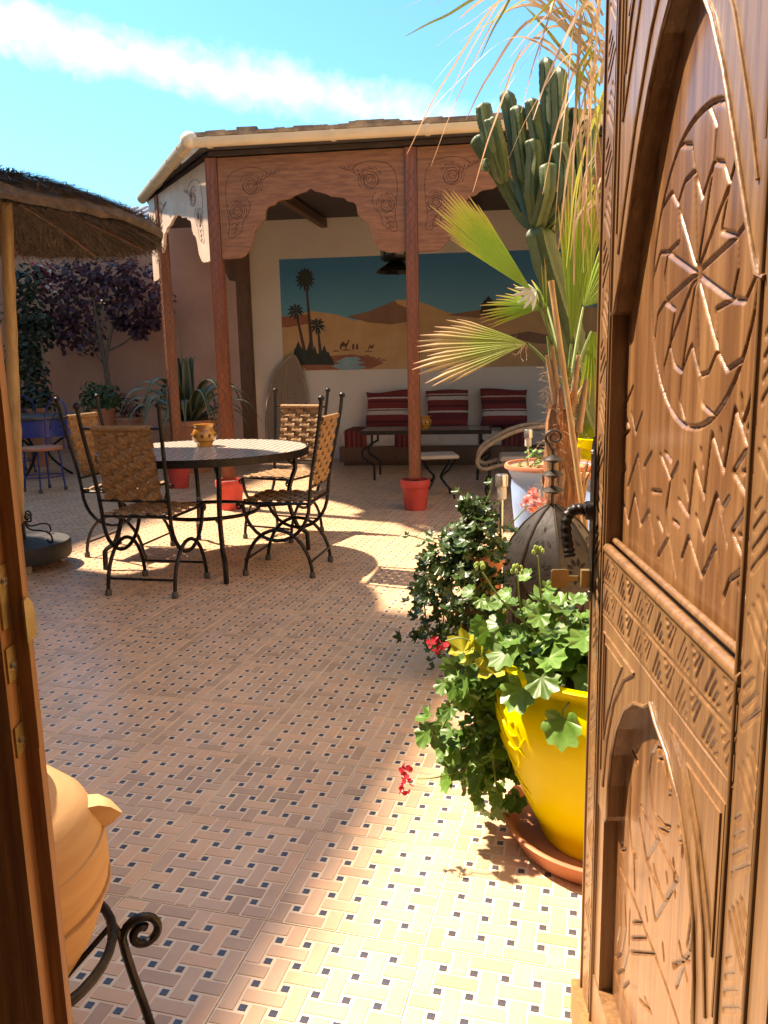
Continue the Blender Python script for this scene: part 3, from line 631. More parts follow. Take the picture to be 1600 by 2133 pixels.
# spandrel grooves (raised fillets)
def fillet(pts, r=.0022):
    mb = MB(); mb.tube([dm(u, z, FT+.001) for u, z in pts], r, 6); mb.build('fillet', wood_door_frame, door, True)
for sg in (0, 1):
    f2 = (lambda u: .74-u) if sg else (lambda u: u)
    fillet([(f2(u), z) for u, z in ((.112, .60), (.112, .838), (.29, .838), (.24, .81), (.185, .75), (.150, .67), (.132, .58))])
    fillet([(f2(u), z) for u, z in ((.124, .66), (.124, .822), (.225, .822), (.18, .77), (.145, .71), (.124, .66))], .0018)
    fillet([(f2(u), z) for u, z in ((.112, 1.45), (.112, 1.95), (.33, 1.95), (.33, 1.74), (.26, 1.67), (.20, 1.58), (.15, 1.48), (.125, 1.42))])
    fillet([(f2(u), z) for u, z in ((.128, 1.60), (.128, 1.85), (.25, 1.85), (.20, 1.72), (.128, 1.60))], .0018)
    for q in range(4): fillet([(f2(.135+.006*q), 1.66+.035*q), (f2(.17+.02*q), 1.76+.018*q)], .002)
# weather bar, plate, handle, key
mb = MB(); mb.prism([(-.008, .018), (.73, .018), (.73, .10), (-.008, .10)], FT, FT+.016, dm); mb.build('weather_bar', wood_leaf, door)
mb = MB(); mb.prism([(.016, .885), (.022, .872), (.030, .865), (.038, .872), (.044, .885), (.044, 1.115), (.040, 1.128), (.030, 1.145), (.020, 1.128), (.016, 1.115)], FT+.0055, FT+.009, dm); pl_ = mb.build('lock_plate', iron, door)
for z in (.885, 1.12): mb = MB(); mb.sphere(dm(.03, z, FT+.009), .004, 8, 5); mb.build('screw', steel, pl_)
hp = spline([dm(.03, 1.022, FT+.008), dm(.03, 1.024, FT+.024), dm(.03, 1.022, FT+.040), dm(.034, 1.010, FT+.050), dm(.040, .987, FT+.052), dm(.046, .962, FT+.049), dm(.050, .947, FT+.047)], 6)
mb = MB(); nh = len(hp); mb.tube(hp, [.0125 if i < 6 else .0085+.0022*abs(math.sin(i*1.05)) for i in range(nh)], 10); mb.build('handle', iron, door, True)
mb = MB(); mb.tube([dm(.03, 1.022, FT+.008), dm(.03, 1.022, FT+.018)], .016, 12); mb.build('rose', iron, door, 40)
mb = MB(); mb.box(dm(.03, .905, FT+.017), (.012, .014, .030), ax=(DD, DN, Vector((0, 0, 1)))); cy_ = mb.build('lock_cylinder', brass, door)
mb = MB(); mb.box(dm(.03, .905, FT+.037), (.003, .016, .009), ax=(DD, DN, Vector((0, 0, 1)))); ky = mb.build('key', brass, door)
mb = MB(); mb.prism([(FT+.045, .892), (FT+.049, .889), (FT+.071, .889), (FT+.074, .892), (FT+.074, .918), (FT+.071, .921), (FT+.049, .921), (FT+.045, .918)], -.0015, .0015, lambda u, v, w: dm(.03+w, v, u)); mb.build('key_bow', brass, ky)
# ---- left leaf, slightly ajar
LF = Vector((-.700, .850, 0)); LH = Vector((-1.36, .645, 0)); ld = (LF-LH).normalized(); ln = Vector((-ld.y, ld.x, 0)); LL = (LF-LH).length
leaf = thing('door_leaf', 'brown wooden door leaf standing ajar with brass strike on its edge', 'door', LH)
def lm_(u, w, z): return ld*u+ln*w+Vector((0, 0, z))
def lbox(name, u0, u1, w0, w1, z0, z1, mat, par=None):
    mb = MB(); mb.prism([(u0, w0), (u1, w0), (u1, w1), (u0, w1)], z0, z1, lambda a, b, c: lm_(a, b, c)); return mb.build(name, mat, par or leaf)
# closing stile with rebated edge: main body near the camera side, outer lip sticking out
lbox('stile', LL-.12, LL-.018, -.052, -.018, .015, DH, wood_leaf); lbox('lip', LL-.12, LL, -.018, .0, .015, DH, wood_leaf)
lbox('stile', 0, .11, -.052, 0, .015, DH, wood_leaf)
for z0, z1 in ((.015, .2), (.86, .98), (1.9, DH)): lbox('rail', .11, LL-.12, -.05, -.004, z0, z1, wood_leaf)
lbox('panel', .11, LL-.12, -.038, -.014, .2, .86, wood_dark); lbox('panel', .11, LL-.12, -.038, -.014, .98, 1.9, wood_dark)
lbox('bead', LL-.137, LL-.12, -.058, -.04, .2, 1.9, wood_dark)
sp = lbox('strike_plate', LL-.0178, LL-.0155, -.046, -.022, .955, 1.035, brass)
lbox('strike_plate', LL-.0178, LL-.0155, -.046, -.022, .885, .93, brass); lbox('strike_plate', LL-.0178, LL-.0155, -.046, -.022, .785, .825, brass)
lbox('strike_strip', LL-.0178, LL-.0158, -.0218, -.0185, .785, 1.035, brass)
for z in (1.015, .905, .805):
    mb = MB(); c = lm_(LL-.0150, -.034, z); mb.tube([c, c+ld*.003], .0055, 12); s1 = mb.build('screw', steel, sp); mb = MB(); mb.tube([c+ld*.0031, c+ld*.0033], .0028, 8); mb.build('slot', rubber, sp)
mb = MB(); mb.prism([(-.024, .93), (-.024, .985), (-.012, .988), (.004, .975), (.008, .945), (.004, .93)], LL+.0005, LL+.003, lambda a, b, c: lm_(c, a, b)); mb.build('latch_tongue', brass, sp)
lbox('strike_lip', LL-.016, LL+.001, -.0175, -.0172, .785, .93, brass)
# ================================================================== TERRACOTTA JAR ON STAND
JC = Vector((-1.0, 1.03, 0))
t = thing('clay_jar', 'big pale ochre clay jar with pointed lugs in an iron stand', 'jar', (JC.x, JC.y, .150)); t.scale = (1.10, 1.10, .95)
mb = MB(); mb.lathe([(.06, 0.02), (.075, .025), (.115, .07), (.155, .14), (.178, .21), (.187, .27), (.186, .31), (.180, .345), (.160, .395), (.128, .432), (.100, .452), (.085, .462), (.080, .475), (.085, .492), (.095, .50), (.085, .503), (.070, .49), (.065, .46), (.06, .44)], 56); mb.build('body', jar_clay, t, 60)
mb = MB()
for z in (.235, .33): mb.tube([((.1862 if z < .3 else .1825)*math.cos(a), (.1862 if z < .3 else .1825)*math.sin(a), z+.006*math.sin(3*a)) for a in [2*PI*k/48 for k in range(48)]], .0028, 6, closed=True)
mb.build('ridge', jar_clay, t, True)
for a in (.62, .62+PI):
    mb = MB(); c, s_ = math.cos(a), math.sin(a); q = (-s_, c)
    P = []
    for rr, z, w in ((.155, .388, .022), (.178, .386, .019), (.196, .374, .013), (.212, .352, .004)):
        P.append((rr, z, w))
    vs = []
    for rr, z, w in P: vs += [(c*rr+q[0]*w, s_*rr+q[1]*w, z), (c*rr-q[0]*w, s_*rr-q[1]*w, z)]
    for rr, z, w in ((.170, .335, .018), (.184, .335, .013), (.197, .339, .008), (.209, .347, .003)): vs += [(c*rr+q[0]*w, s_*rr+q[1]*w, z), (c*rr-q[0]*w, s_*rr-q[1]*w, z)]
    fs = []
    for i in range(3): fs += [(2*i, 2*i+1, 2*i+3, 2*i+2), (8+2*i, 10+2*i, 11+2*i, 9+2*i), (2*i, 2*i+2, 10+2*i, 8+2*i), (2*i+1, 9+2*i, 11+2*i, 2*i+3)]
    fs += [(6, 7, 15, 14), (0, 8, 9, 1)]
    mb.add(vs, fs); mb.build('lug', jar_clay, t, 30)
t = thing('jar_stand', 'black iron jar stand with scroll feet under the clay jar', 'stand', JC)
mb = MB(); mb.tube([(.200*math.cos(a), .200*math.sin(a), .255) for a in [2*PI*k/40 for k in range(40)]], .009, 8, closed=True); mb.build('ring', iron, t, True)
for a in (.72, .72+2*PI/3, .72+4*PI/3):
    c, s_ = math.cos(a), math.sin(a); f_ = lambda r_, z: (c*(r_+.03), s_*(r_+.03), z)
    mb = MB(); mb.tube([f_(.225, .006), f_(.215, .06), f_(.200, .13), f_(.190, .185), f_(.186, .215)]+spiral((.224, .215), .038, .011, PI, -1.35, 26, f_)[1:], .0085, 8); mb.build('leg', iron, t, True)
    mb = MB(); mb.tube([f_(.170, .255), f_(.186, .215)], .007, 6); mb.build('strut', iron, t, True)
mb = MB(); mb.tube([(.10*math.cos(a), .10*math.sin(a), .165) for a in [2*PI*k/32 for k in range(32)]], .008, 8, closed=True); mb.build('ring', iron, t, True)
for a in (0.7, 0.7+2*PI/3, 0.7+4*PI/3):
    mb = MB(); mb.tube([(.200*math.cos(a), .200*math.sin(a), .255), (.10*math.cos(a), .10*math.sin(a), .165)], .006, 6); mb.build('strut', iron, t, True)
# ================================================================== ROUND TABLE AND WOVEN IRON CHAIRS
def mosaic(name, sc, dark, light, mid):
    mt = bpy.data.materials.new(name); mt.use_nodes = True; n = mt.node_tree.nodes; l = mt.node_tree.links; b = n['Principled BSDF']
    t_ = n.new('ShaderNodeTexCoord'); mp_ = n.new('ShaderNodeMapping'); l.new(t_.outputs['Object'], mp_.inputs[0]); mp_.inputs['Scale'].default_value = (sc, sc, sc)
    mp_.inputs['Rotation'].default_value = (0, 0, .6)
    bt_ = n.new('ShaderNodeTexBrick'); l.new(mp_.outputs[0], bt_.inputs['Vector']); bt_.inputs['Scale'].default_value = 1; bt_.inputs['Mortar Size'].default_value = .10
    bt_.inputs['Brick Width'].default_value = .9; bt_.inputs['Row Height'].default_value = .5
    bt_.inputs['Color1'].default_value = (*dark, 1); bt_.inputs['Color2'].default_value = (*mid, 1); bt_.inputs['Mortar'].default_value = (*light, 1)
    l.new(bt_.outputs['Color'], b.inputs['Base Color']); b.inputs['Roughness'].default_value = .18
    bp = n.new('ShaderNodeBump'); bp.inputs['Strength'].default_value = .25; bp.inputs['Distance'].default_value = .003; l.new(bt_.outputs['Fac'], bp.inputs['Height']); bp.invert = True; l.new(bp.outputs[0], b.inputs['Normal'])
    return mt
mos = mosaic('black and cream mosaic', 15, (.03, .029, .03), (.78, .72, .62), (.07, .06, .055))
TC = Vector((-2.48, 4.80, 0)); TR = .68; TZ = .745
t = thing('round_table', 'round mosaic topped iron table ringed by woven chairs', 'table', TC)
mb = MB(); mb.lathe([(.0001, TZ-.02), (TR-.02, TZ-.02), (TR-.012, TZ-.004), (TR-.016, TZ), (.0001, TZ)], 72); mb.build('mosaic_top', mos, t, 30)
mb = MB(); mb.lathe([(TR-.016, TZ-.045), (TR, TZ-.045), (TR, TZ+.0015), (TR-.011, TZ+.0015), (TR-.011, TZ-.02), (TR-.016, TZ-.022)], 72); mb.build('rim_band', iron, t, 30)
mb = MB(); mb.tube([(.33*math.cos(a), .33*math.sin(a), .335) for a in [2*PI*k/48 for k in range(48)]], .013, 8, closed=True); mb.build('ring', iron, t, True)
for k in range(4):
    a = math.atan2(4.19-TC.y, -2.067-TC.x)+k*PI/2; c, s_ = math.cos(a), math.sin(a); f_ = lambda r_, z: (c*r_, s_*r_, z)
    mb = MB(); mb.tube([f_(.60, TZ-.03), f_(.60, .60)]+spline([f_(.60, .58), f_(.555, .45), f_(.55, .33), f_(.60, .18), f_(.655, .135)], 5)+[f_(.668, .12), f_(.672, .0)], .017, 6); lg = mb.build('leg', iron, t, 50)
    mb = MB(); mb.tube([f_(.552, .335), f_(.33, .335)], .010, 6); mb.build('strut', iron, t, True)
    mb = MB(); mb.tube(spline([f_(.60, .60), f_(.50, .66), f_(.38, .70), f_(.22, .712)], 5), .010, 6); mb.build('brace', iron, t, True)
mb = MB()
for k in range(4):
    a = k*PI/4; mb.box((0, 0, TZ-.03), (1.30, .022, .018), rz=a)
    break
mb.build('under_bar', iron, t)
def weave_strip(L_, n, w, amp, ph, axis):
    m_ = n*6; vs = []
    for i in range(m_+1):
        s_ = -L_/2+L_*i/m_; z = amp*math.tanh(2.2*math.cos(PI*(n*i/m_)+ph))
        for q, dz in ((-w/2, 0), (-w/4, .0022), (0, .003), (w/4, .0022), (w/2, 0)):
            vs.append((s_, q, z+dz) if axis == 0 else (q, s_, z+dz))
    fs = []
    for i in range(m_):
        for j in range(4): fs.append((i*5+j, i*5+j+1, i*5+6+j, i*5+5+j) if axis == 0 else (i*5+j, i*5+5+j, i*5+6+j, i*5+j+1))
    mb = MB(); mb.add(vs, fs); return mb.mesh('woven_strip', weave, True)
def woven(parent, w, h_, nx, ny, M4):
    wx, hy = w/nx, h_/ny
    hs = [weave_strip(w+.01, nx, hy*.93, .0055, ph, 0) for ph in (0, PI)]; vsn = [weave_strip(h_+.01, ny, wx*.80, .0055, ph, 1) for ph in (PI, 0)]
    for j in range(ny):
        o = link('woven_strip', hs[j % 2], parent); o.matrix_local = M4 @ Matrix.Translation((0, -h_/2+hy*(j+.5), 0))
    for i in range(nx):
        o = link('woven_strip', vsn[i % 2], parent); o.matrix_local = M4 @ Matrix.Translation((-w/2+wx*(i+.5), 0, -.0005))
def make_chair(label):
    t = thing('iron_chair', label, 'chair', (0, 0, 0), 0, 'woven chairs around the mosaic table')
    W = .205
    for sx in (-1, 1):
        f_ = lambda y, z: (sx*W, y, z)
        up = [(sx*.238, -.315, 1.065), (sx*.232, -.298, .95), (sx*.218, -.258, .75), (sx*.207, -.217, .55)]
        U_ = [f_(.21*math.cos(a), .46+.235*math.sin(a)) for a in [PI+PI*k/14 for k in range(15)]]
        mb = MB(); mb.tube(spline(up, 4)[:-1]+U_, .0115, 8); mb.build('back_post', iron, t, True)
        mb = MB(); mb.sphere((sx*.239, -.317, 1.078), .020, 10, 6); mb.build('finial', iron, t, True)
        mb = MB(); mb.tube([f_(.215*math.cos(a), .006+.285*math.sin(a)) for a in [PI*k/16 for k in range(17)]], .0115, 8); mb.build('leg', iron, t, True)
        for y in (-.215, .215): mb = MB(); mb.lathe([(.017, 0), (.019, .004), (.018, .03), (.013, .036)], 12, f_(y, 0)); mb.build('foot', rubber, t, 40)
        mb = MB(); mb.tube([f_(-.215, .455), f_(.215, .455)], .009, 8); mb.build('seat_bar', iron, t, True)
        mb = MB(); mb.tube(spiral((.235, .435), .020, .007, PI/2, -1.2, 18, f_), .006, 6); mb.build('scroll', iron, t, True)
    for y, z in ((-.212, .10), (.212, .10)): mb = MB(); mb.tube([(-W, y, z), (W, y, z)], .0075, 8); mb.build('stretcher', iron, t, True)
    for y, z in ((-.215, .46), (.215, .46), (-.298, .955), (-.217, .55)): mb = MB(); wq = .232 if z > .9 else W; mb.tube([(-wq, y, z), (wq, y, z)], .0085, 8); mb.build('rail', iron, t, True)
    woven(t, .40, .42, 8, 9, Matrix.Translation((0, .0, .468)))
    lean = math.atan2(.081, .405)
    woven(t, .335, .415, 5, 11, Matrix.Translation((0, -.2575, .7525)) @ Matrix.Rotation(PI/2+lean, 4, 'X'))
    mb = MB(); mb.tube([(-.175, -.298, .957), (.175, -.298, .957)], .0155, 10); mb.build('wrapped_cord', weave, t, True)
    return t
ch = make_chair('woven chair at the table with its back turned to the carved door')
ch.location = (-2.475, 4.12, 0); ch.rotation_euler.z = math.radians(3)
for (x, y, a, lb) in ((-1.865, 4.66, 93, 'woven chair at the table standing nearest the middle red pot, its shadow thrown on tiles'), (-2.28, 5.62, 168, 'woven chair on the pavilion side of the table, its sunlit seat showing'), (-3.16, 4.92, -88, 'woven chair between the table and the blue garden furniture')):
    c = copy_tree(ch); c['label'] = lb; c.location = (x, y, 0); c.rotation_euler.z = math.radians(a)
amber = M('amber glazed ceramic', (.55, .27, .035), (.36, .13, .015), 9, .2, coat=.6, detail=3)
amber_d = M('dark glaze pattern', (.16, .06, .012), None, 9, .25)
def ashtray(label, loc_, s_=1.0):
    t = thing('ceramic_pot', label, 'pot', loc_, 0, 'amber ceramic table pots'); t.scale = (s_,)*3
    mb = MB(); mb.lathe([(.042, 0), (.045, .006), (.044, .014), (.058, .028), (.068, .05), (.068, .07), (.058, .09), (.050, .098), (.050, .108), (.058, .116), (.057, .122), (.048, .12), (.044, .10), (.0001, .095)], 28); mb.build('body', amber, t, 60)
    for k in range(10):
        a = 2*PI*k/10; mb = MB(); mb.sphere((.0672*math.cos(a), .0672*math.sin(a), .060), .013, 8, 5, (.28+.5*abs(math.sin(a)), .28+.5*abs(math.cos(a)), 1)); mb.build('glaze_spot', amber_d, t, True)
    mb = MB(); mb.tube([(.0585*math.cos(a), .0585*math.sin(a), .030) for a in [2*PI*k/28 for k in range(28)]], .0022, 5, closed=True); mb.build('glaze_band', amber_d, t)
    return t
jp = g(420, 914, TZ)
d_ = (Vector((jp.x, jp.y, 0))-TC); d_ = d_.normalized()*min(d_.length, .34)
ashtray('amber glazed ceramic pot standing on the round mosaic table', (TC.x-.08, TC.y+.16, TZ+.001), 1.2)
# ================================================================== PARASOL
PB = Vector((-3.64, 4.40, 0))
t = thing('thatch_parasol', 'thatched straw parasol on a bamboo pole in a wheeled iron base', 'parasol', PB)
CC = Vector((.25, -.30, 2.125)); RP = .965; TILT = Matrix.Rotation(math.radians(2.5), 4, 'Y') @ Matrix.Rotation(math.radians(-2.5), 4, 'X')
def pt(r_, a, z): return CC+(TILT @ Vector((r_*math.cos(a), r_*math.sin(a), z)))
mb = MB(); nA = 64; prof = [(.02, .225), (.28, .205), (.55, .145), (.80, .062), (RP-.03, .006), (RP, -.03), (RP-.01, -.06), (RP-.06, -.050), (.80, .0), (.55, .075), (.24, .15), (.02, .20)]
vs = []
for q, (r_, z) in enumerate(prof):
    for j in range(nA): vs.append(pt(r_*(1+.012*math.sin(7*j)+.01*random.random()), 2*PI*j/nA, z+.012*random.uniform(-1, 1)))
fs = [(q*nA+j, q*nA+(j+1) % nA, (q+1)*nA+(j+1) % nA, (q+1)*nA+j) for q in range(len(prof)-1) for j in range(nA)]
mb.add(vs, fs); mb.build('canopy', straw, t)
mb = MB()
def zc(r_): return np.interp(r_, [p[0] for p in prof[:6]], [p[1] for p in prof[:6]])
def zu(r_): return np.interp(r_, [.02, .24, .55, .80, .905], [.20, .15, .075, .0, -.050])
for k in range(14000):
    a = random.uniform(0, 2*PI); top = random.random() < .5
    r0 = math.sqrt(random.uniform(.02, 1))*RP*.98; ln_ = random.uniform(.06, .22); r1 = min(r0+ln_, RP+random.uniform(-.02, .012)); zz = zc if top else zu
    o_ = .012 if top else -.012
    p, q = pt(r0, a, float(zz(r0))+o_*random.random()), pt(r1, a+random.gauss(0, .10), float(zz(min(r1, RP-.03)))+o_*random.uniform(.5, 3.5)-(.02 if r1 > RP else 0))
    sd = (q-p).cross(Vector((0, 0, 1))).normalized()*random.uniform(.0015, .0040); up_ = Vector((0, 0, .002))
    mb.add([p-sd, p+sd, q+sd*.5+up_, q-sd*.5+up_], [(0, 1, 2, 3)])
mb.build('loose_straw', straw_light, t, kind='stuff')
for k in range(10):
    a = 2*PI*k/10+.2; mb = MB(); mb.tube([pt(.05, a, .185), pt(.55, a, .06), pt(.89, a, -.06)], .010, 6); mb.build('rib', wood_dark, t, True)
rg = [0.0]
mb = MB(); ptop = Vector((.27, -.16, 2.24)); pb = Vector((0, 0, .30)); n_ = 26
mb.tube([pb+(ptop-pb)*(i/n_) for i in range(n_+1)], [.036+(.004 if i % 4 == 0 else 0)+(.001*(i % 3)) for i in range(n_+1)], 14); mb.build('pole', bamboo, t, True)
mb = MB(); mb.tube([(0, 0, .10), (0, 0, .34)], .036, 12); mb.build('socket', iron, t, 40)
mb = MB(); mb.lathe([(.20, .055), (.30, .06), (.31, .08), (.31, .155), (.30, .17), (.05, .185)], 36); mb.build('base', M('dark cement base', (.028, .027, .026), (.018, .017, .016), 12, .7, bump=.3), t, 40)
for k in range(4):
    a = PI/4+k*PI/2; mb = MB(); mb.tube([(.24*math.cos(a)-.012, .24*math.sin(a), .028), (.24*math.cos(a)+.012, .24*math.sin(a), .028)], .028, 14); mb.build('caster', M('pale caster', (.45, .40, .33), None, 10, .6), t, 40)
    c, s_ = math.cos(a-.9), math.sin(a-.9); f_ = lambda r_, z: (c*r_, s_*r_, z)
    mb = MB(); mb.tube(spiral((.075, .33), .005, .035, 0, -1.1, 20, f_)[0:]+spline([f_(.045, .30), f_(.09, .255), f_(.20, .25), f_(.255, .23), f_(.268, .19), f_(.245, .178), f_(.225, .195)], 5), .006, 6); mb.build('scroll', iron, t, True)
# ================================================================== BANQUETTE, CUSHIONS, LOW TABLE, STOOL, RATTAN CHAIR
kilim = None
def striped(name, stops, axis='Z', lo=-.24, hi=.24):
    mt = bpy.data.materials.new(name); mt.use_nodes = True; n = mt.node_tree.nodes; l = mt.node_tree.links; b = n['Principled BSDF']; b.inputs['Roughness'].default_value = .9
    t_ = n.new('ShaderNodeTexCoord'); sp_ = n.new('ShaderNodeSeparateXYZ'); l.new(t_.outputs['Object'], sp_.inputs[0])
    nz_ = n.new('ShaderNodeTexNoise'); nz_.inputs['Scale'].default_value = 40; l.new(t_.outputs['Object'], nz_.inputs[0])
    ad = n.new('ShaderNodeMath'); ad.operation = 'MULTIPLY_ADD'; l.new(nz_.outputs['Fac'], ad.inputs[0]); ad.inputs[1].default_value = .012; l.new(sp_.outputs[axis], ad.inputs[2])
    mr = n.new('ShaderNodeMapRange'); l.new(ad.outputs[0], mr.inputs['Value']); mr.inputs['From Min'].default_value = lo; mr.inputs['From Max'].default_value = hi
    cr = n.new('ShaderNodeValToRGB'); cr.color_ramp.interpolation = 'CONSTANT'; l.new(mr.outputs[0], cr.inputs[0]); e_ = cr.color_ramp.elements
    e_[0].position = 0; e_[0].color = (*stops[0][1], 1); e_[1].position = stops[1][0]; e_[1].color = (*stops[1][1], 1)
    for p, c in stops[2:]: k = e_.new(p); k.color = (*c, 1)
    l.new(cr.outputs[0], b.inputs['Base Color'])
    bp = n.new('ShaderNodeBump'); bp.inputs['Strength'].default_value = .5; bp.inputs['Distance'].default_value = .004
    wv = n.new('ShaderNodeTexWave'); wv.inputs['Scale'].default_value = 60; l.new(t_.outputs['Object'], wv.inputs[0]); l.new(wv.outputs['Fac'], bp.inputs['Height']); l.new(bp.outputs[0], b.inputs['Normal']); return mt
RD, RD2, WH, DK = (.24, .035, .03), (.17, .025, .03), (.60, .50, .44), (.10, .02, .02)
st1 = striped('kilim stripes one', [(0, RD), (.14, DK), (.20, RD), (.36, WH), (.47, RD2), (.50, WH), (.53, RD), (.70, DK), (.74, RD), (.80, WH), (.84, RD2), (.9, RD)])
st2 = striped('kilim stripes two', [(0, RD), (.2, RD2), (.40, WH), (.45, RD), (.55, DK), (.60, RD), (.74, WH), (.84, RD2), (.88, WH), (.91, RD)])
st3 = striped('kilim stripes three', [(0, RD2), (.18, RD), (.30, WH), (.42, RD2), (.45, WH), (.48, RD), (.62, DK), (.72, RD), (.80, WH), (.83, RD)])
def cushion(label, w, h_, mat, loc_, lean, rz, tw=0):
    n = 18; vs = []; fs = []
    for sd in (-1, 1):
        for j in range(n+1):
            for i in range(n+1):
                u, v = -1+2*i/n, -1+2*j/n
                th_ = (max(0, (1-u**4))*max(0, (1-v**4)))**.5*.075+.004
                pinch = 1-.05*(1-abs(u*v)) ; x = u*w/2*(1-.05*(1-v*v)); z = v*h_/2*(1-.06*(1-u*u))
                vs.append((x+.01*math.sin(3*v+tw), sd*th_+.008*math.sin(4*u+tw)*math.sin(3*v), z+.018*math.sin(2.2*u+tw)*(v > 0)*v))
    q = (n+1)**2
    for j in range(n):
        for i in range(n):
            a = j*(n+1)+i; fs += [(a, a+1, a+n+2, a+n+1), (q+a, q+a+n+1, q+a+n+2, q+a+1)]
    for i in range(n):
        for a, b in ((i, i+1), (n*(n+1)+i+1, n*(n+1)+i)): fs.append((b, a, q+a, q+b))
        for a, b in (((i+1)*(n+1), i*(n+1)), (i*(n+1)+n, (i+1)*(n+1)+n)): fs.append((b, a, q+a, q+b))
    mb = MB(); mb.add(vs, fs); o = mb.build('cushion', mat, None, 60, label=label, cat='cushion', group='striped cushions on the banquette'); o.location = loc_; o.rotation_euler = (lean, 0, rz); return o
def pfx(x, Y): return pat(x, 880, Y).x
BF = 9.72; BZ = .43
bx0 = pfx(705, BF); bx1 = 2.3
t = thing('banquette', 'low wooden banquette with cream seat pads along the mural wall', 'bench', pw((bx0, BF, 0)), PRZ)
def pl2(p): return Vector(p)-Vector((bx0, BF, 0))
mb = MB(); mb.box(((bx1-bx0)/2, .37, .145), (bx1-bx0, .74, .19)); mb.build('base', wood_dark, t)
mb = MB(); mb.box(((bx1-bx0)/2, .36, .025), (bx1-bx0-.1, .6, .05)); mb.build('plinth', wood_dark, t)
pad_m = M('cream seat cloth', (.50, .43, .36), (.42, .36, .29), 6, .9, bump=.3)
x = 0.02
while x < bx1-bx0-.3:
    mb = MB(); mb.box((x+.44, .37, .335), (.86, .72, .185)); o = mb.build('seat_pad', pad_m, t); bv = o.modifiers.new('b', 'BEVEL'); bv.width = .03; bv.segments = 3; x += .88
kl = striped('kilim cloth', [(0, DK), (.18, RD), (.30, DK), (.42, (.30, .05, .03)), (.5, DK), (.62, RD), (.7, DK), (.84, RD)], 'X', -.14, .14)
for xx, lb in ((pfx(740, BF), 'red and black kilim cloth draped over the banquette end nearest the woven cane screen'), (pfx(1070, BF), 'red and black kilim cloth draped under the cushion nearest the palm trunk'), (pfx(845, BF), 'red and black kilim cloth draped behind the low table')):
    mb = MB(); mb.prism([(-.012, .24), (-.012, .44), (.02, .455), (.70, .445), (.70, .43), (.03, .436), (.0, .43), (.0, .24)], -.14, .14, lambda u, v, w: Vector((w, u, v-.0))); o = mb.build('kilim_cloth', kl, None, 30, label=lb, cat='cloth', group='kilim cloths on the banquette'); o.location = pw((xx, BF, 0)); o.rotation_euler.z = PRZ
YC = YB-.16
for xa, xb, mt_, lb, tw in ((765, 852, st1, 'striped red cushion nearest the woven cane screen', 0), (890, 975, st2, 'striped red cushion behind the amber pot on the low table', 1.4), (1003, 1097, st3, 'striped red cushion nearest the palm trunk', 2.6), (1200, 1290, st1, 'striped red cushion half hidden behind the palm stake', .7)):
    ca, cb = pat(xa, 840, YC).x, pat(xb, 840, YC).x
    cushion(lb, (cb-ca)*1.04, .50, mt_, pw(((ca+cb)/2, YC-.03, .67)), -.16, PRZ+random.uniform(-.05, .05), tw)
# low table
t1 = pat(767, 1000, 8.45); lx0, lx1 = pat(750, 900, 8.4).x, pat(1022, 895, 8.4).x
t = thing('low_table', 'long low iron table with mosaic top in front of the cushions', 'table', pw(((lx0+lx1)/2, 8.7, 0)), PRZ); LW = lx1-lx0
mb = MB(); mb.box((0, 0, .535), (LW-.02, .58, .03)); mb.build('top', mosaic('grey mosaic', 14, (.09, .085, .08), (.30, .27, .24), (.16, .14, .12)), t)
mb = MB()
for a_, b_ in (((0, -.3), (LW, .02)), ((0, .3), (LW, .02)), ((-LW/2, 0), (.02, .62)), ((LW/2, 0), (.02, .62))): mb.box((a_[0], a_[1], .53), (b_[0], b_[1], .045))
mb.build('rim_band', iron, t)
for sx in (-1, 1):
    for sy in (-1, 1):
        f_ = lambda r_, z: (sx*(LW/2-.12+r_), sy*.24, z)
        mb = MB(); mb.tube([f_(0, .515), f_(0, .42)]+spline([f_(0, .40), f_(.10, .34), f_(.11, .26), f_(.03, .20), f_(-.02, .16)], 5)+[f_(-.02, .0)], .013, 7); mb.build('leg', iron, t, True)
jx = pat(885, 885, 8.65)
ashtray('small amber ceramic pot on the long low table', pw((jx.x, 8.66, .552)), 1.15)
# stool
q = pat(912, 955, 7.4); t = thing('mosaic_stool', 'small square stone topped stool with curved iron legs beside the middle post', 'stool', pw((q.x, 7.35, 0)), PRZ+.2)
mb = MB(); mb.box((0, 0, .40), (.36, .36, .035)); o = mb.build('seat', M('pale stone', (.46, .40, .33), (.38, .32, .26), 8, .6), t); bv = o.modifiers.new('b', 'BEVEL'); bv.width = .008
for k in range(4):
    a = PI/4+k*PI/2; c, s_ = math.cos(a), math.sin(a); f_ = lambda r_, z: (c*r_, s_*r_, z)
    mb = MB(); mb.tube(spline([f_(.22, .385), f_(.14, .28), f_(.05, .20), f_(.10, .13), f_(.18, .06), f_(.20, 0)], 5), .010, 7); mb.build('leg', iron, t, True)
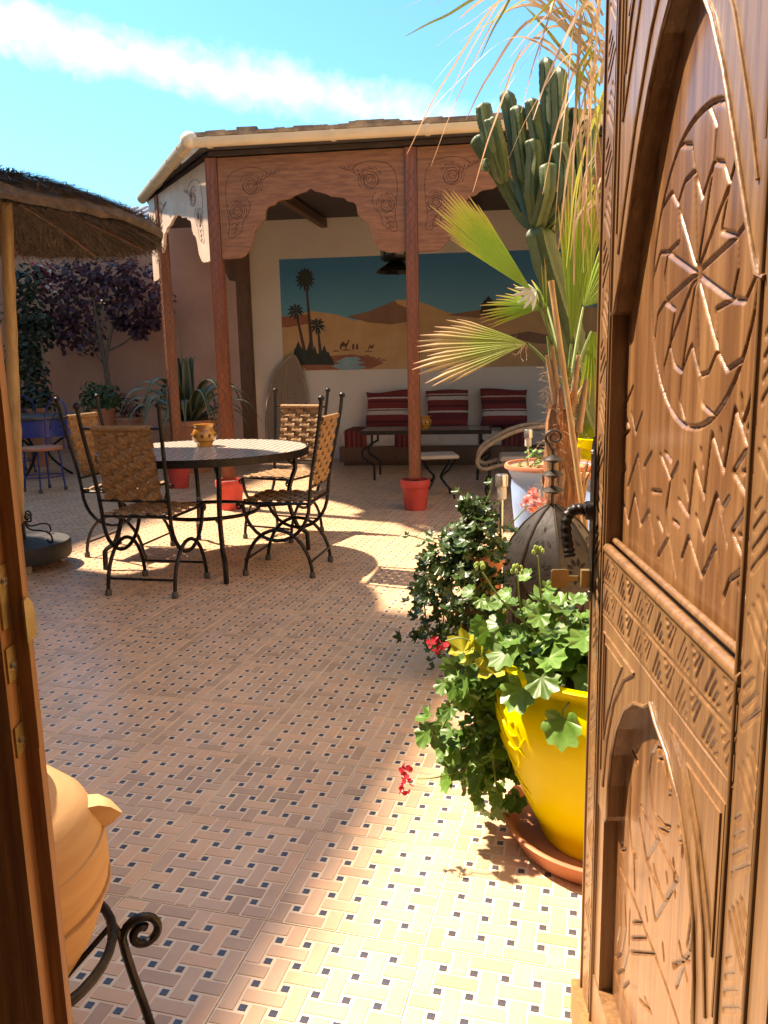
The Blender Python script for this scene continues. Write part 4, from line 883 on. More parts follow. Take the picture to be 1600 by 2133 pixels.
# rattan lounge chair
rattan = M('grey brown rattan', (.40, .31, .21), (.28, .20, .13), 14, .6, bump=.3, bscale=40)
q = pat(1010, 1000, 7.5); t = thing('rattan_chair', 'rattan lounge chair with looped arms and dark iron legs by the blue pot', 'chair', pw((q.x+.33, 7.55, 0)), PRZ)
for y in (-.24, .24):
    f_ = lambda x, z: (x, y, z)
    mb = MB(); mb.tube(spline([f_(-.22, .30), f_(-.34, .27), f_(-.40, .33), f_(-.36, .44), f_(-.22, .54), f_(-.02, .63), f_(.22, .66), f_(.42, .58), f_(.48, .42)], 7), .020, 9); mb.build('arm', rattan, t, True)
    mb = MB(); mb.tube(spline([f_(-.22, .30), f_(-.05, .33), f_(.2, .35), f_(.45, .40)], 6), .018, 9); mb.build('seat_rail', rattan, t, True)
    for x in (-.3, .38):
        mb = MB(); mb.tube(spline([f_(x, .29 if x < 0 else .38), f_(x+.02, .18), f_(x-.02, .08), f_(x, 0)], 5), .013, 7); mb.build('leg', iron, t, True)
mb = MB(); mb.box((.12, 0, .355), (.62, .44, .06)); o = mb.build('seat_pad', pad_m, t); bv = o.modifiers.new('b', 'BEVEL'); bv.width = .02
for k in range(8): mb = MB(); mb.tube([(-.2+.085*k, -.24, .315+.004*k), (-.2+.085*k, .24, .315+.004*k)], .009, 7); mb.build('cross_cane', rattan, t, True)
# woven winnowing panel leaning on the wall
q0, q1 = pat(550, 860, 10.2), pat(637, 860, 10.2); tz = pat(605, 740, 10.3).z
t = thing('woven_screen', 'tall pointed woven cane screen leaning by the wall under the mural', 'screen', pw(((q0.x+q1.x)/2, 10.2, 0)), PRZ)
w = (q1.x-q0.x)/2; wz = tz
outl = [(-w*.86, 0), (-w*1.0, .35), (-w*1.0, .65), (-w*.82, .98), (-w*.4, 1.24), (w*.35, wz), (w*.75, 1.15), (w*.98, .8), (w*1.0, .4), (w*.9, 0)]
sl2 = lambda u, v, dy: (u, .02+v*.15+dy, v)
mb = MB(); mb.tube(spline([sl2(u, v, 0) for u, v in outl], 6), .014, 7); mb.build('rim', rattan, t, True)
oo = [(p[0], p[2]) for p in spline([(u, 0, v) for u, v in outl], 4)]
mb = MB(); mb.prism(oo, .0, .008, lambda u, v, w_: sl2(u, v, w_)); mb.build('cane_sheet', M('pale cane sheet', (.33, .24, .17), (.22, .155, .11), 30, .85, stretch=(1, 1, 6), bump=.5), t)
for k in range(-2, 3): mb = MB(); mb.tube([sl2(w*.34*k, .02, -.006), sl2(w*.34*k*.8, 1.28-.16*abs(k), -.006)], .007, 6); mb.build('cane_bar', rattan, t, True)
# hanging lantern in the pavilion
q = pat(825, 540, 8.3); t = thing('hanging_lantern', 'black metal hanging lantern with flared skirt inside the pavilion', 'lantern', pw((q.x, 8.3, 2.19)), PRZ); t.scale = (1.3, 1.3, .95)
mb = MB(); mb.lathe([(.03, .12), (.05, .115), (.15, .035), (.165, .0), (.155, .0), (.04, .10)], 8); mb.build('skirt', iron, t)
mb = MB(); mb.lathe([(.10, .12), (.12, .14), (.12, .42), (.135, .44), (.10, .52), (.03, .60), (.0001, .61)], 8); mb.build('cage', iron, t)
for k in range(8): a = 2*PI*(k+.5)/8; mb = MB(); mb.box((.116*math.cos(a), .116*math.sin(a), .28), (.006, .06, .22), rz=a); mb.build('pane', M('smoky lantern glass', (.10, .13, .15), (.05, .07, .09), 5, .1), t)
mb = MB(); mb.tube([(0, 0, .6), (0, 0, .86)], .006, 6); mb.build('chain', iron, t)
# ================================================================== POTS, LANTERN AND PLANTS BY THE DOOR
def leaf_mesh(name, mat, lobes=7, cup=.12, depth=.16, notch=.5, seed=0):
    r = random.Random(seed); n = lobes*4; vs = [(0, 0, 0)]; mid = []
    for k in range(n+1):
        a = -PI/2+notch+(2*PI-2*notch)*k/n; rr = .5*(1-depth*(.5+.5*math.cos(2*PI*lobes*k/n)))*(1+.06*r.uniform(-1, 1)); z = cup*rr*rr*4*.25+.03*math.sin(a*lobes)*cup*3
        vs.append((rr*math.cos(a), rr*math.sin(a)+.18, z+.02*r.uniform(-1, 1)))
    for k in range(n+1):
        x, y, z = vs[1+k]; mid.append((x*.52, (y-.0)*.52, z*.35-.012))
    vs += mid; q = n+1; fs = []
    for k in range(n): fs += [(1+k, 2+k, 2+k+q, 1+k+q), (0, 1+k+q, 2+k+q)]
    mb = MB(); at = [0.35]+[1.0]*q+[.5]*q; mb.add(vs, fs, at); return mb.mesh(name, mat, True, attr='t')
ger_m = M('geranium leaf', (1.0, 1.0, 1.0), (.72, .80, .62), 9, .42, attr='t', ramp=((0, (.14, .26, .04)), (.5, (.085, .20, .035)), (1, (.12, .25, .06))), translucent=.28, objrand=.30)
ger_y = M('yellowing geranium leaf', (.42, .40, .03), (.34, .36, .03), 9, .5, translucent=.35)
ivy_m = M('dark ivy geranium leaf', (1, 1, 1), (.7, .75, .65), 9, .35, attr='t', ramp=((0, (.06, .12, .03)), (.5, (.035, .085, .02)), (1, (.05, .105, .03))), translucent=.22, objrand=.3)
stem_m = M('green stem', (.13, .22, .05), (.10, .15, .04), 20, .6)
bud_m = M('flower bud', (.22, .34, .08), None, 20, .6)
petal_red = M('crimson petal', (.52, .020, .045), (.40, .012, .03), 12, .55, translucent=.3, objrand=.2)
petal_pink = M('pink petal', (.70, .30, .28), (.60, .22, .21), 12, .55, translucent=.3, objrand=.2)
GL = [leaf_mesh('leaf', ger_m, 7, .5, .20, .42, k) for k in range(4)]+[leaf_mesh('leaf', ger_m, 5, .6, .34, .45, 9)]
IL = [leaf_mesh('leaf', ivy_m, 5, .5, .42, .40, k+20) for k in range(4)]
YL = leaf_mesh('leaf', ger_y, 5, .9, .25, .45, 3)
def orient(nrm, tip):
    n_ = nrm.normalized(); y = (tip-n_*tip.dot(n_)); y = y.normalized() if y.length > 1e-5 else n_.orthogonal().normalized(); x = y.cross(n_)
    m_ = Matrix((x, y, n_)).transposed(); return m_.to_4x4()
def put_leaf(par, me, pos, nrm, tip, s_, name='leaf'):
    o = link(name, me, par); o.matrix_local = Matrix.Translation(pos) @ orient(nrm, tip) @ Matrix.Scale(s_, 4); return o
def rv(s_=1): return Vector((random.gauss(0, s_), random.gauss(0, s_), random.gauss(0, s_)))
SUNV = Vector(SUN); TOC = lambda p: (Vector((0, 0, EYE))-Vector(p)).normalized()
def floret(par, pos, face, s_, mat, n=12):
    pm_ = MB(); pm_.add([(0, 0, 0), (-.45, .5, .1), (-.3, .95, .16), (0, 1.05, .1), (.3, .95, .16), (.45, .5, .1), (0, .55, -.06)], [(0, 1, 6), (1, 2, 6), (2, 3, 6), (3, 4, 6), (4, 5, 6), (5, 0, 6)])
    me = pm_.mesh('petal', mat, True)
    for k in range(n):
        d_ = (face*.6+rv(.7)).normalized(); put_leaf(par, me, Vector(pos)+d_*s_*.55+rv(s_*.12), d_+rv(.3), rv(1)+Vector((0, 0, -.2)), s_*random.uniform(.45, .62), 'petal')
def plant(par_loc, name, label, cat): return thing(name, label, cat, par_loc)
# yellow pot and saucer
YP = Vector((.045, 2.06, 0))
mb = MB(); mb.lathe([(.0001, .004), (.215, .004), (.225, .0), (.235, .006), (.262, .060), (.268, .064), (.262, .068), (.250, .062), (.226, .018), (.0001, .014)], 64)
mb.build('plant_saucer', terracotta, None, 40, label='terracotta saucer under the yellow pot', cat='saucer').location = YP
t = thing('yellow_pot', 'big yellow glazed pot full of geraniums beside the carved door', 'pot', YP+Vector((0, 0, .0145))); t.scale = (1.07, 1.07, 1.04)
def ypr(z): return np.interp(z, [0, .03, .10, .18, .26, .33, .38, .42, .45], [.150, .160, .192, .224, .252, .270, .274, .266, .250])
prof = [(.0001, 0), (.140, 0), (.150, .005)]+[(float(ypr(z)), z) for z in np.linspace(.02, .45, 22)]+[(.252, .462), (.262, .470), (.264, .480), (.255, .486), (.240, .482), (.236, .46), (.23, .43), (.0001, .425)]
mb = MB(); mb.lathe(prof, 72); mb.build('body', yellow_paint, t, 50)
mb = MB(); mb.lathe([(.23, .432), (.0001, .445)], 32); mb.build('soil', soil, t)
def onpot(a, z, o_=.0005): r_ = float(ypr(z))+o_; return (r_*math.cos(a), r_*math.sin(a), z)
for (pts) in ([(-2.75, .40), (-2.6, .385), (-2.5, .36), (-2.42, .37), (-2.35, .34)], [(-2.75, .37), (-2.62, .35), (-2.5, .33), (-2.4, .335)], [(-2.70, .33), (-2.6, .30), (-2.48, .29), (-2.38, .31), (-2.30, .34)], [(-2.85, .30), (-2.7, .25), (-2.55, .235), (-2.45, .26), (-2.42, .30), (-2.34, .285)], [(-2.7, .20), (-2.56, .18), (-2.45, .165)], [(-2.62, .155), (-2.5, .125)]):
    mb = MB(); mb.tube(spline([onpot(a, z) for a, z in pts], 6), [.0030+.0012*math.sin(i) for i in range((len(pts)-1)*6+1)], 6); mb.build('relief', yellow_paint, t, True)
# geranium growing in it
def make_geranium(root, crown, trail, leaves, meshes, size, fill=420):
    cnt = 0
    for (c, r_, n_) in crown:
        for k in range(n_):
            d_ = rv().normalized(); rad = random.uniform(.35, 1)**.6; p = Vector(c)+Vector((d_.x*r_[0], d_.y*r_[1], d_.z*r_[2]))*rad
            nrm = d_*.55+Vector((0, 0, .7))+SUNV*.35+TOC(Vector(root.location)+p)*.35+rv(.28)
            put_leaf(root, random.choice(meshes), p, nrm, d_+Vector((0, 0, -.35))+rv(.3), size*random.uniform(.55, 1.25)); cnt += 1
    for pts, n_, spread in trail:
        sp_ = spline(pts, 8); mb = MB(); mb.tube(sp_, .003, 5); mb.build('stem', stem_m, root, True)
        for k in range(n_):
            p = sp_[random.randrange(2, len(sp_))]+Vector((random.gauss(0, spread), random.gauss(0, spread), random.gauss(0, spread*.8)))
            nrm = Vector((-.45, -.35, .35))+rv(.45)+TOC(Vector(root.location)+p)*.4
            put_leaf(root, random.choice(meshes), p, nrm, Vector((-.3, -.1, -.7))+rv(.5), size*random.uniform(.5, 1.1)); cnt += 1
    mb = MB()
    for k in range(fill):
        if random.random() < .45:
            c, r_, _ = random.choice(crown); d_ = rv().normalized(); p = Vector(c)+Vector((d_.x*r_[0], d_.y*r_[1], d_.z*r_[2]))*random.uniform(.1, .9)
        else:
            pts, _, spread = random.choice(trail); sp_ = spline(pts, 8); p = sp_[random.randrange(2, len(sp_))]+Vector((random.gauss(0, spread*.9), random.gauss(0, spread*.9)+.02, random.gauss(0, spread)))
        m4 = Matrix.Translation(p) @ orient(Vector((-.3, -.3, .5))+rv(.5), Vector((-.2, -.1, -.7))+rv(.6)) @ Matrix.Scale(size*random.uniform(.5, 1.0), 4); me_ = random.choice(meshes)
        mb.add([m4 @ v_.co for v_ in me_.vertices], [tuple(f_.vertices) for f_ in me_.polygons], [random.uniform(.3, 1)]*len(me_.vertices))
    mb.build('inner_foliage', meshes[0].materials[0], root, True, attr='t', kind='stuff')
    return cnt
GP = Vector((YP.x, YP.y, .475))
t = plant(GP, 'geranium', 'bright green trailing geranium with crimson flowers spilling from the yellow pot', 'plant')
make_geranium(t, [((-.14, -.06, .10), (.20, .16, .10), 62), ((-.02, -.04, .10), (.16, .16, .10), 40), ((.05, .02, .05), (.2, .2, .08), 24)],
    [([(-.2, -.05, .02), (-.30, -.08, .0), (-.38, -.10, -.08), (-.42, -.12, -.16)], 26, .035), ([(-.2, -.02, .0), (-.29, -.05, -.06), (-.33, -.07, -.2), (-.37, -.09, -.30)], 34, .038), ([(-.2, .0, .0), (-.28, -.03, -.1), (-.29, -.04, -.26), (-.27, -.05, -.38)], 34, .04), ([(-.18, .06, .0), (-.27, .06, -.15), (-.30, .05, -.3)], 26, .04), ([(-.2, .02, .0), (-.33, .03, .02), (-.36, .0, -.1)], 16, .04)], None, GL, .076)
for p, nr in (((-.36, -.10, .06), (-.3, -.7, .5)), ((-.33, -.10, .035), (-.5, -.6, .4)), ((-.28, -.13, .02), (-.2, -.8, .4))): put_leaf(t, YL, Vector(p), Vector(nr), Vector((-.2, 0, .9)), .085)
put_leaf(t, GL[0], Vector((-.10, -.275, -.02)), Vector((-.35, -.85, .25)), Vector((.1, -.1, -1)), .105); put_leaf(t, GL[1], Vector((-.20, -.21, .02)), Vector((-.35, -.75, .5)), Vector((-.3, -.1, -1)), .10); put_leaf(t, GL[2], Vector((-.155, -.23, .06)), Vector((-.2, -.7, .6)), Vector((.3, -.1, -.7)), .09); put_leaf(t, GL[0], Vector((.0, -.25, .05)), Vector((.1, -.7, .6)), Vector((.4, -.1, -.5)), .10)
for pts in ([(-.08, -.24, .02), (-.10, -.27, .0), (-.10, -.275, -.02)], [(-.15, -.02, .1), (-.17, -.04, .2), (-.18, -.05, .31)], [(-.17, -.06, .1), (-.26, -.10, .20), (-.31, -.12, .28)], [(-.20, -.06, .1), (-.22, -.09, .2), (-.225, -.1, .27)]):
    mb = MB(); mb.tube(spline(pts, 5), .0028, 5); mb.build('stem', stem_m, t, True)
for c in ((-.18, -.05, .318), (-.315, -.12, .288), (-.226, -.1, .28)):
    mb = MB()
    for k in range(9): d_ = rv().normalized()*.014; d_.z = abs(d_.z); mb.sphere(Vector(c)+d_, .0045, 6, 4, (1, 1, 1.7))
    mb.build('bud_cluster', bud_m, t, True, kind='stuff')
    for k in range(2): put_leaf(t, GL[k], Vector(c)+Vector((.02*(k*2-1), 0, -.06-.03*k)), Vector((-.3+.5*k, -.5, .7)), Vector((k*2-1, -.2, .3)), .045)
for px_, py_, Y_, s_, n_ in ((912, 1345, 1.95, .030, 16), (851, 1612, 1.86, .030, 14), (848, 1640, 1.86, .026, 12)):
    w_ = aty(px_, py_, Y_)-GP; fl = link('flower', None, t); fl.location = w_; floret(fl, (0, 0, 0), Vector((-.3, -.8, .3)), s_, petal_red, n_)
w_ = aty(868, 1622, 1.86)-GP
mb = MB(); mb.tube(spline([w_, w_+Vector((.05, .01, .004)), Vector((-.36, -.10, -.27))], 6), .0018, 5); mb.build('stem', stem_m, t, True)
w_ = aty(928, 1335, 1.96)-GP; mb = MB(); mb.tube(spline([w_, w_+Vector((.05, .0, .01)), Vector((-.28, -.08, .05))], 6), .0018, 5); mb.build('stem', stem_m, t, True)
# floor lantern
LN = Vector((-.175, 3.52, 0))
lan_m = M('aged lantern tin', (.040, .034, .029), (.022, .019, .016), 7, .45, .45, bump=.25, bscale=18, detail=7)
t = thing('floor_lantern', 'domed black tin floor lantern with pierced panels and spiral finial', 'lantern', LN); t.scale = (1.14, 1.14, 1.0)
mb = MB(); mb.lathe([(.22, 0), (.235, .004), (.235, .03), (.215, .04), (.215, .075), (.0001, .078)], 8, tw=.2); mb.build('base', lan_m, t)
dp = [(.205, .078), (.216, .16), (.217, .25), (.208, .34), (.186, .43), (.150, .51), (.105, .575), (.055, .625), (.018, .65)]
def dr(z): return float(np.interp(z, [p[1] for p in dp], [p[0] for p in dp]))
for k in range(8):
    mb = MB(); a0, a1 = .2+2*PI*k/8, .2+2*PI*(k+1)/8; vs = []
    for r_, z in dp: vs += [(r_*math.cos(a0), r_*math.sin(a0), z), (r_*math.cos(a1), r_*math.sin(a1), z)]
    mb.add(vs, [(2*i, 2*i+1, 2*i+3, 2*i+2) for i in range(len(dp)-1)]); po = mb.build('panel', lan_m, t, 60)
    mb = MB(); mb.tube([(r_*math.cos(a0), r_*math.sin(a0), z) for r_, z in dp], .005, 6); mb.build('seam', lan_m, t, True)
    am = (a0+a1)/2; ca_ = math.cos(PI/8); Tn = Vector((-math.sin(am), math.cos(am), 0)); Rn = Vector((math.cos(am), math.sin(am), 0))
    mb = MB()
    def hole(s_, z, ang, l_, w_):
        d_ = (math.cos(ang), math.sin(ang)); e_ = (-d_[1], d_[0]); P = []
        for (u, v) in ((-l_, 0), (-l_*.3, w_), (l_*.4, w_*.8), (l_, 0), (l_*.4, -w_*.8), (-l_*.3, -w_)):
            ss, zz = s_+d_[0]*u+e_[0]*v, z+d_[1]*u+e_[1]*v; P.append(Rn*(dr(zz)*ca_+.0012)+Tn*ss+Vector((0, 0, zz)))
        mb.add(P, [tuple(range(6))])
    for zc_, sc_ in ((.40, 1), (.20, 1.15)):
        for q in range(10): a = 2*PI*q/10; hole(.032*sc_*math.cos(a), zc_+.038*sc_*math.sin(a), a, .017*sc_, .0075*sc_)
    for q in (-1, 0, 1): hole(q*.024, .510, PI/2+q*.5, .015, .006); hole(q*.036, .300, PI/2-q*.6, .014, .006); hole(q*.04, .12, PI/2, .014, .006)
    hole(0, .565, PI/2, .012, .004)
    mb.build('hole_dark_patch', M('painted lantern hole shade', (.002, .002, .002), None, 5, .9), po, kind='stuff')  # black patches laid on the panel, painting the dark inside the holes
mb = MB(); mb.tube([(0, 0, .64), (0, 0, .90)], .006, 8); mb.build('finial_rod', lan_m, t, True)
for z, r_ in ((.715, .044), (.785, .041), (.850, .038)):
    mb = MB(); mb.lathe([(.004, z-.020), (r_*.6, z-.012), (r_, z), (r_*.6, z+.012), (.004, z+.020)], 20); mb.build('finial_disc', lan_m, t, 30)
ux = Vector((.967, .252, 0))
mb = MB(); mb.tube([Vector((0, 0, .89)), ux*-.012+Vector((0, 0, .905))]+spiral((0.004, .945), .036, .008, -2.2, -1.55, 30, lambda u, v: ux*u+Vector((0, 0, v))), [.006]*2+[.006-.0025*i/30 for i in range(31)], 8); mb.build('finial_curl', lan_m, t, True)
# clay pot with dark ivy geranium beside the lantern
IP = Vector((-.44, 3.24, 0))
t = thing('clay_pot', 'small terracotta pot on a brick block half hidden by dark ivy geranium', 'pot', IP)
mb = MB(); mb.box((0, 0, .14), (.20, .20, .28)); mb.build('block', M('worn brick block', (.10, .06, .045), (.06, .036, .028), 9, .9, bump=.4), t)
mb = MB(); mb.lathe([(.0001, .281), (.060, .281), (.080, .44), (.09, .444), (.092, .49), (.082, .492), (.076, .47), (.0001, .465)], 32); mb.build('body', terracotta, t, 40)
t = plant(IP+Vector((0, 0, .48)), 'ivy_geranium', 'dark trailing ivy geranium with a pink flower head beside the lantern', 'plant')
make_geranium(t, [((-.02, -.02, .10), (.14, .14, .10), 60), ((-.12, -.04, .02), (.14, .14, .10), 50), ((-.02, .02, .20), (.07, .08, .06), 14)], [([(-.1, -.05, 0), (-.2, -.1, -.05), (-.22, -.13, -.2), (-.18, -.16, -.36)], 46, .045), ([(0, -.1, 0), (-.05, -.17, -.08), (-.06, -.2, -.25), (-.08, -.2, -.38)], 50, .05), ([(-.05, -.1, 0), (-.12, -.15, -.1), (-.14, -.18, -.3)], 34, .045), ([(.02, -.08, 0), (.05, -.13, -.08), (.05, -.15, -.22)], 34, .045)], None, IL, .066)
q = aty(1107, 1045, 3.10)-t.location; mb = MB(); mb.tube(spline([Vector((.03, 0, .05)), Vector((.10, 0, .12)), q], 6), .003, 5); mb.build('stem', stem_m, t, True)
fl = link('flower', None, t); fl.location = q; floret(fl, (0, 0, 0), Vector((-.3, -.7, .5)), .052, petal_pink, 40)
for pts in ([(-.15, -.05, .05), (-.23, -.09, .08), (-.29, -.11, .10)], [(.0, 0, .2), (.03, 0, .27), (.035, 0, .31)], [(-.05, 0, .15), (-.08, 0, .24), (-.10, 0, .27)]):
    mb = MB(); mb.tube(spline(pts, 5), .0025, 5); mb.build('stem', stem_m, t, True); put_leaf(t, IL[0], Vector(pts[-1]), Vector((-.4, -.4, .6)), Vector((-1, 0, .2)), .05)
# tall pots
def urn(label, loc_, prof, mat, rim=None, name='garden_pot'):
    t = thing(name, label, 'pot', loc_); mb = MB(); mb.lathe(prof, 48); mb.build('body', mat, t, 45); zt = prof[-1][1]
    if rim: mb = MB(); mb.lathe(rim, 48); mb.build('rim', terracotta if rim else mat, t, 45)
    return t
def upro(r_, h_): return [(.0001, .0), (r_*.62, 0), (r_*.66, .01), (r_*.74, h_*.3), (r_*.82, h_*.6), (r_*.86, h_*.80), (r_*.84, h_*.88), (r_*.92, h_*.95), (r_*.99, h_*.985), (r_, h_), (r_*.93, h_), (r_*.90, h_*.95), (r_*.86, h_*.92), (.0001, h_*.92)]
def urim(r_, h_): return [(r_*.935, h_*.975), (r_*1.004, h_*.978), (r_*1.012, h_*.995), (r_*.99, h_+.012), (r_*.94, h_+.012), (r_*.925, h_*.99)]
urn('pale blue washed pot with clay rim holding a succulent and a stake light', (-.265, 4.98, 0), upro(.275, .64), blue_paint, urim(.275, .64))
gp_ = urn('grey blue pot with clay rim between the palm stake and the carved door', (.14, 4.75, 0), upro(.25, .63), blue_paint, urim(.25, .63))
urn('yellow painted tub behind the grey blue pot', (.03, 5.55, 0), [(.0001, 0), (.18, 0), (.215, .70), (.235, .71), (.238, .76), (.225, .765), (.205, .73), (.0001, .72)], yellow_paint)
mb = MB(); mb.lathe([(.22, .590), (.0001, .60)], 24); mb.build('soil', soil, gp_)
# little succulent in blue pot
t = plant((-.265, 4.98, .60), 'succulent', 'small pale green succulent in the pale blue pot', 'plant')
for k in range(40): d_ = rv().normalized(); d_.z = abs(d_.z); put_leaf(t, GL[4], Vector((-.09, -.06, .03))+Vector((d_.x*.09, d_.y*.08, d_.z*.11)), d_+Vector((-.4, -.2, .5)), d_, .045)
def solar(label, p, h_):
    t = thing('solar_light', label, 'lamp', p, 0, 'steel garden stake lights'); mb = MB(); mb.tube([(0, 0, -.15), (0, 0, h_)], .008, 8); mb.build('stake', steel, t, True)
    mb = MB(); mb.lathe([(.016, h_), (.020, h_+.004), (.020, h_+.055)], 20); mb.build('lens', M('frosted lens', (.6, .6, .58), None, 5, .2), t, 40)
    mb = MB(); mb.lathe([(.026, h_+.055), (.026, h_+.098), (.022, h_+.104), (.0001, h_+.105)], 20); mb.build('cap', steel, t, 40)
q = aty(1100, 930, 4.95); solar('steel stake light standing in the pale blue pot', (q.x, 4.95, .62), q.z-.62)
q = aty(1045, 1040, 3.25); solar('steel stake light rising out of the dark ivy geranium', (q.x, 3.25, .42), q.z-.42)
# ================================================================== FAN PALM
fan_m = M('fan palm blade', (1, 1, 1), (.82, .84, .75), 6, .45, attr='t', ramp=((0, (.16, .25, .035)), (.55, (.19, .33, .035)), (.80, (.34, .36, .05)), (1, (.48, .28, .11))), translucent=.35, stretch=(1, 1, 1))
fan_d = M('drying fan blade', (1, 1, 1), (.75, .75, .68), 5, .55, attr='t', ramp=((0, (.20, .28, .05)), (.45, (.25, .33, .05)), (.70, (.42, .33, .13)), (1, (.46, .29, .16))), translucent=.3)
fiber_m = M('palm trunk fibre', (.34, .155, .068), (.14, .058, .026), 8, .85, bump=.8, bscale=30, stretch=(4, 4, .6), detail=8)
husk_m = M('pale leaf base husk', (.38, .26, .15), (.24, .145, .075), 9, .8, bump=.5, stretch=(6, 6, .8))
def fan(par, base, hub, axis, nrm, L_, spread, n, mat, cut=None, fold=.35, name='frond', droop=.1, jag=.08, join=.5):
    """petiole from base to hub, pleated blades fanning round axis"""
    t_ = link(name, None, par)
    mb = MB(); b0, h0 = Vector(base), Vector(hub); mb.tube(spline([b0, (b0+h0)/2+Vector((0, 0, .02)), h0], 6), [.011-.005*i/12 for i in range(13)], 6); mb.build('petiole', stem_m, t_, True)
    ax = Vector(axis).normalized(); nm = (Vector(nrm)-ax*Vector(nrm).dot(ax)).normalized(); sd = nm.cross(ax); mb = MB()
    for k in range(n):
        a = (-.5+(k+.5)/n)*spread; da = spread/n/2; l_ = L_*(1-.22*(2*a/spread)**2)*(1+random.uniform(-jag, jag)); r_ = random.uniform(-.03, .03)*(1 if join < .6 else .25)
        rows = [(.02, 1), (.25, 1), (join, 1.0), ((join+1)/2, .55), (1.0, .12)]; vs = []; at = []
        for f_, wq in rows:
            rr = l_*f_; w = math.tan(da)*rr*wq; ce = ax*math.cos(a)+sd*math.sin(a); pe = -ax*math.sin(a)+sd*math.cos(a)
            base_p = h0+ce*rr+nm*(r_*f_*l_)-Vector((0, 0, droop*l_*f_*f_)); dd = nm*(fold*w)
            vs += [base_p-pe*w-dd, base_p+dd, base_p+pe*w-dd]; at += [f_]*3
        fs = []
        for i in range(4): fs += [(3*i, 3*i+1, 3*i+4, 3*i+3), (3*i+1, 3*i+2, 3*i+5, 3*i+4)]
        mb.add(vs, fs, at)
    mb.build('fan_blade', mat, t_, False, attr='t')
PP = Vector((-.150, 4.30, 0))
t = thing('fan_palm', 'young fan palm with shaggy trunk and drying lower fronds tied to a cane', 'palm', PP)
def pa(x, y, dy=0): return aty(x, y, 4.30+dy)-PP
mb = MB(); sec = []
for k in range(18):
    z = 1.02*k/17; r_ = np.interp(z, [0, .3, .55, .75, .9, 1.02], [.105, .11, .105, .085, .07, .055]); sec.append((z, float(r_)))
mb.tube([(.02*math.sin(z*5)-.02*z, .01*math.cos(z*4), z) for z, _ in sec], [r_*(1+.05*math.sin(i*2.1)) for i, (_, r_) in enumerate(sec)], 16, ribs=[1, .94, 1.05, .97]); mb.build('trunk', fiber_m, t, True)
for k in range(34):
    z = random.uniform(.3, 1.05); a = random.uniform(0, 2*PI); r_ = float(np.interp(z, [0, .3, .55, .75, .9, 1.02], [.105, .11, .105, .085, .07, .055])); d_ = Vector((math.cos(a), math.sin(a), 0))
    mb = MB(); l_ = random.uniform(.10, .24); w = random.uniform(.012, .030); sdv = Vector((-d_.y, d_.x, 0))
    p0_ = d_*(r_*.9)+Vector((-.02*z, 0, z)); p1_ = d_*(r_+.012)+Vector((-.02*z, 0, z+l_*.6)); p2_ = d_*(r_+random.uniform(.012, .05))+Vector((-.02*z, 0, z+l_))
    mb.add([p0_-sdv*w, p0_+sdv*w, p1_+sdv*w*.8, p1_-sdv*w*.8, p2_+sdv*w*.4, p2_-sdv*w*.4, p1_+d_*.012, p0_+d_*.016], [(0, 1, 7), (0, 7, 6, 3), (7, 1, 2, 6), (3, 6, 2), (3, 6, 5), (6, 2, 4), (6, 4, 5)])
    mb.build('husk', husk_m if random.random() < .6 else fiber_m, t)
mb = MB()
for k in range(420):
    z = random.uniform(.35, 1.25); a = random.uniform(0, 2*PI); r_ = .085 if z < .9 else .06; p = Vector((r_*math.cos(a)-.02*z, r_*math.sin(a), z)); pts = [p]
    d_ = Vector((math.cos(a), math.sin(a), random.uniform(-.5, .5)))
    for q in range(4): d_ = (d_+rv(.5)).normalized(); pts.append(pts[-1]+d_*.02)
    mb.tube(pts, .0009, 3, cap=False)
mb.build('hairy_fibre', husk_m, t, kind='stuff')
fan(t, pa(1172, 770), pa(1112, 612), Vector((-.68, -.10, .72)), Vector((-.25, -.93, -.10)), .68, .44, 18, fan_m, fold=.22, droop=.02, join=.84)
fan(t, pa(1168, 800), pa(1100, 716), Vector((-1, -.12, .03)), Vector((0, -.92, .38)), .56, .92, 17, fan_d, fold=.22, droop=.08, jag=.14, join=.80)
fan(t, pa(1185, 800), pa(1190, 716), Vector((.06, -.05, 1)), Vector((-.2, -.98, .0)), .80, .38, 15, fan_m, fold=.25, droop=0, join=.74)
fan(t, pa(1195, 800), pa(1232, 690, .1), Vector((.45, .1, -.75)), Vector((-.2, -.95, .2)), .42, 1.5, 18, fan_m, fold=.4, droop=.08)
fan(t, pa(1190, 790), pa(1215, 640, .25), Vector((.5, .3, .7)), Vector((-.3, -.9, .2)), .5, 1.5, 18, fan_m, fold=.5, droop=.06)
fan(t, pa(1175, 790, .1), pa(1140, 640, .35), Vector((-.75, .4, .25)), Vector((-.2, -.6, .75)), .40, 1.5, 16, fan_m, fold=.5, droop=.12)
fan(t, pa(1130, 640), pa(1118, 605), Vector((-.5, -.2, -.15)), Vector((0, -.9, .4)), .12, 2.4, 6, M('silvery blade', (.62, .64, .55), (.5, .52, .4), 6, .4, attr='t', ramp=((0, (1, 1, 1)), (1, (.9, .9, .9))), translucent=.3), fold=.3)
fan(t, pa(1150, 780), pa(1140, 700), Vector((-.05, -.1, 1)), Vector((-.6, -.8, 0)), .36, .12, 3, fan_m, fold=.8, droop=0)
for k, (a, b_) in enumerate((((1165, 860), (1150, 720)), ((1190, 860), (1205, 740)), ((1205, 900), (1222, 790)), ((1158, 840), (1140, 740)))):
    mb = MB(); p, q = pa(*a, -.05), pa(*b_, -.07); mb.tube([p, (p+q)/2, q], [.020, .016, .010], 8); mb.build('leaf_base', husk_m, t, True)
mb = MB()
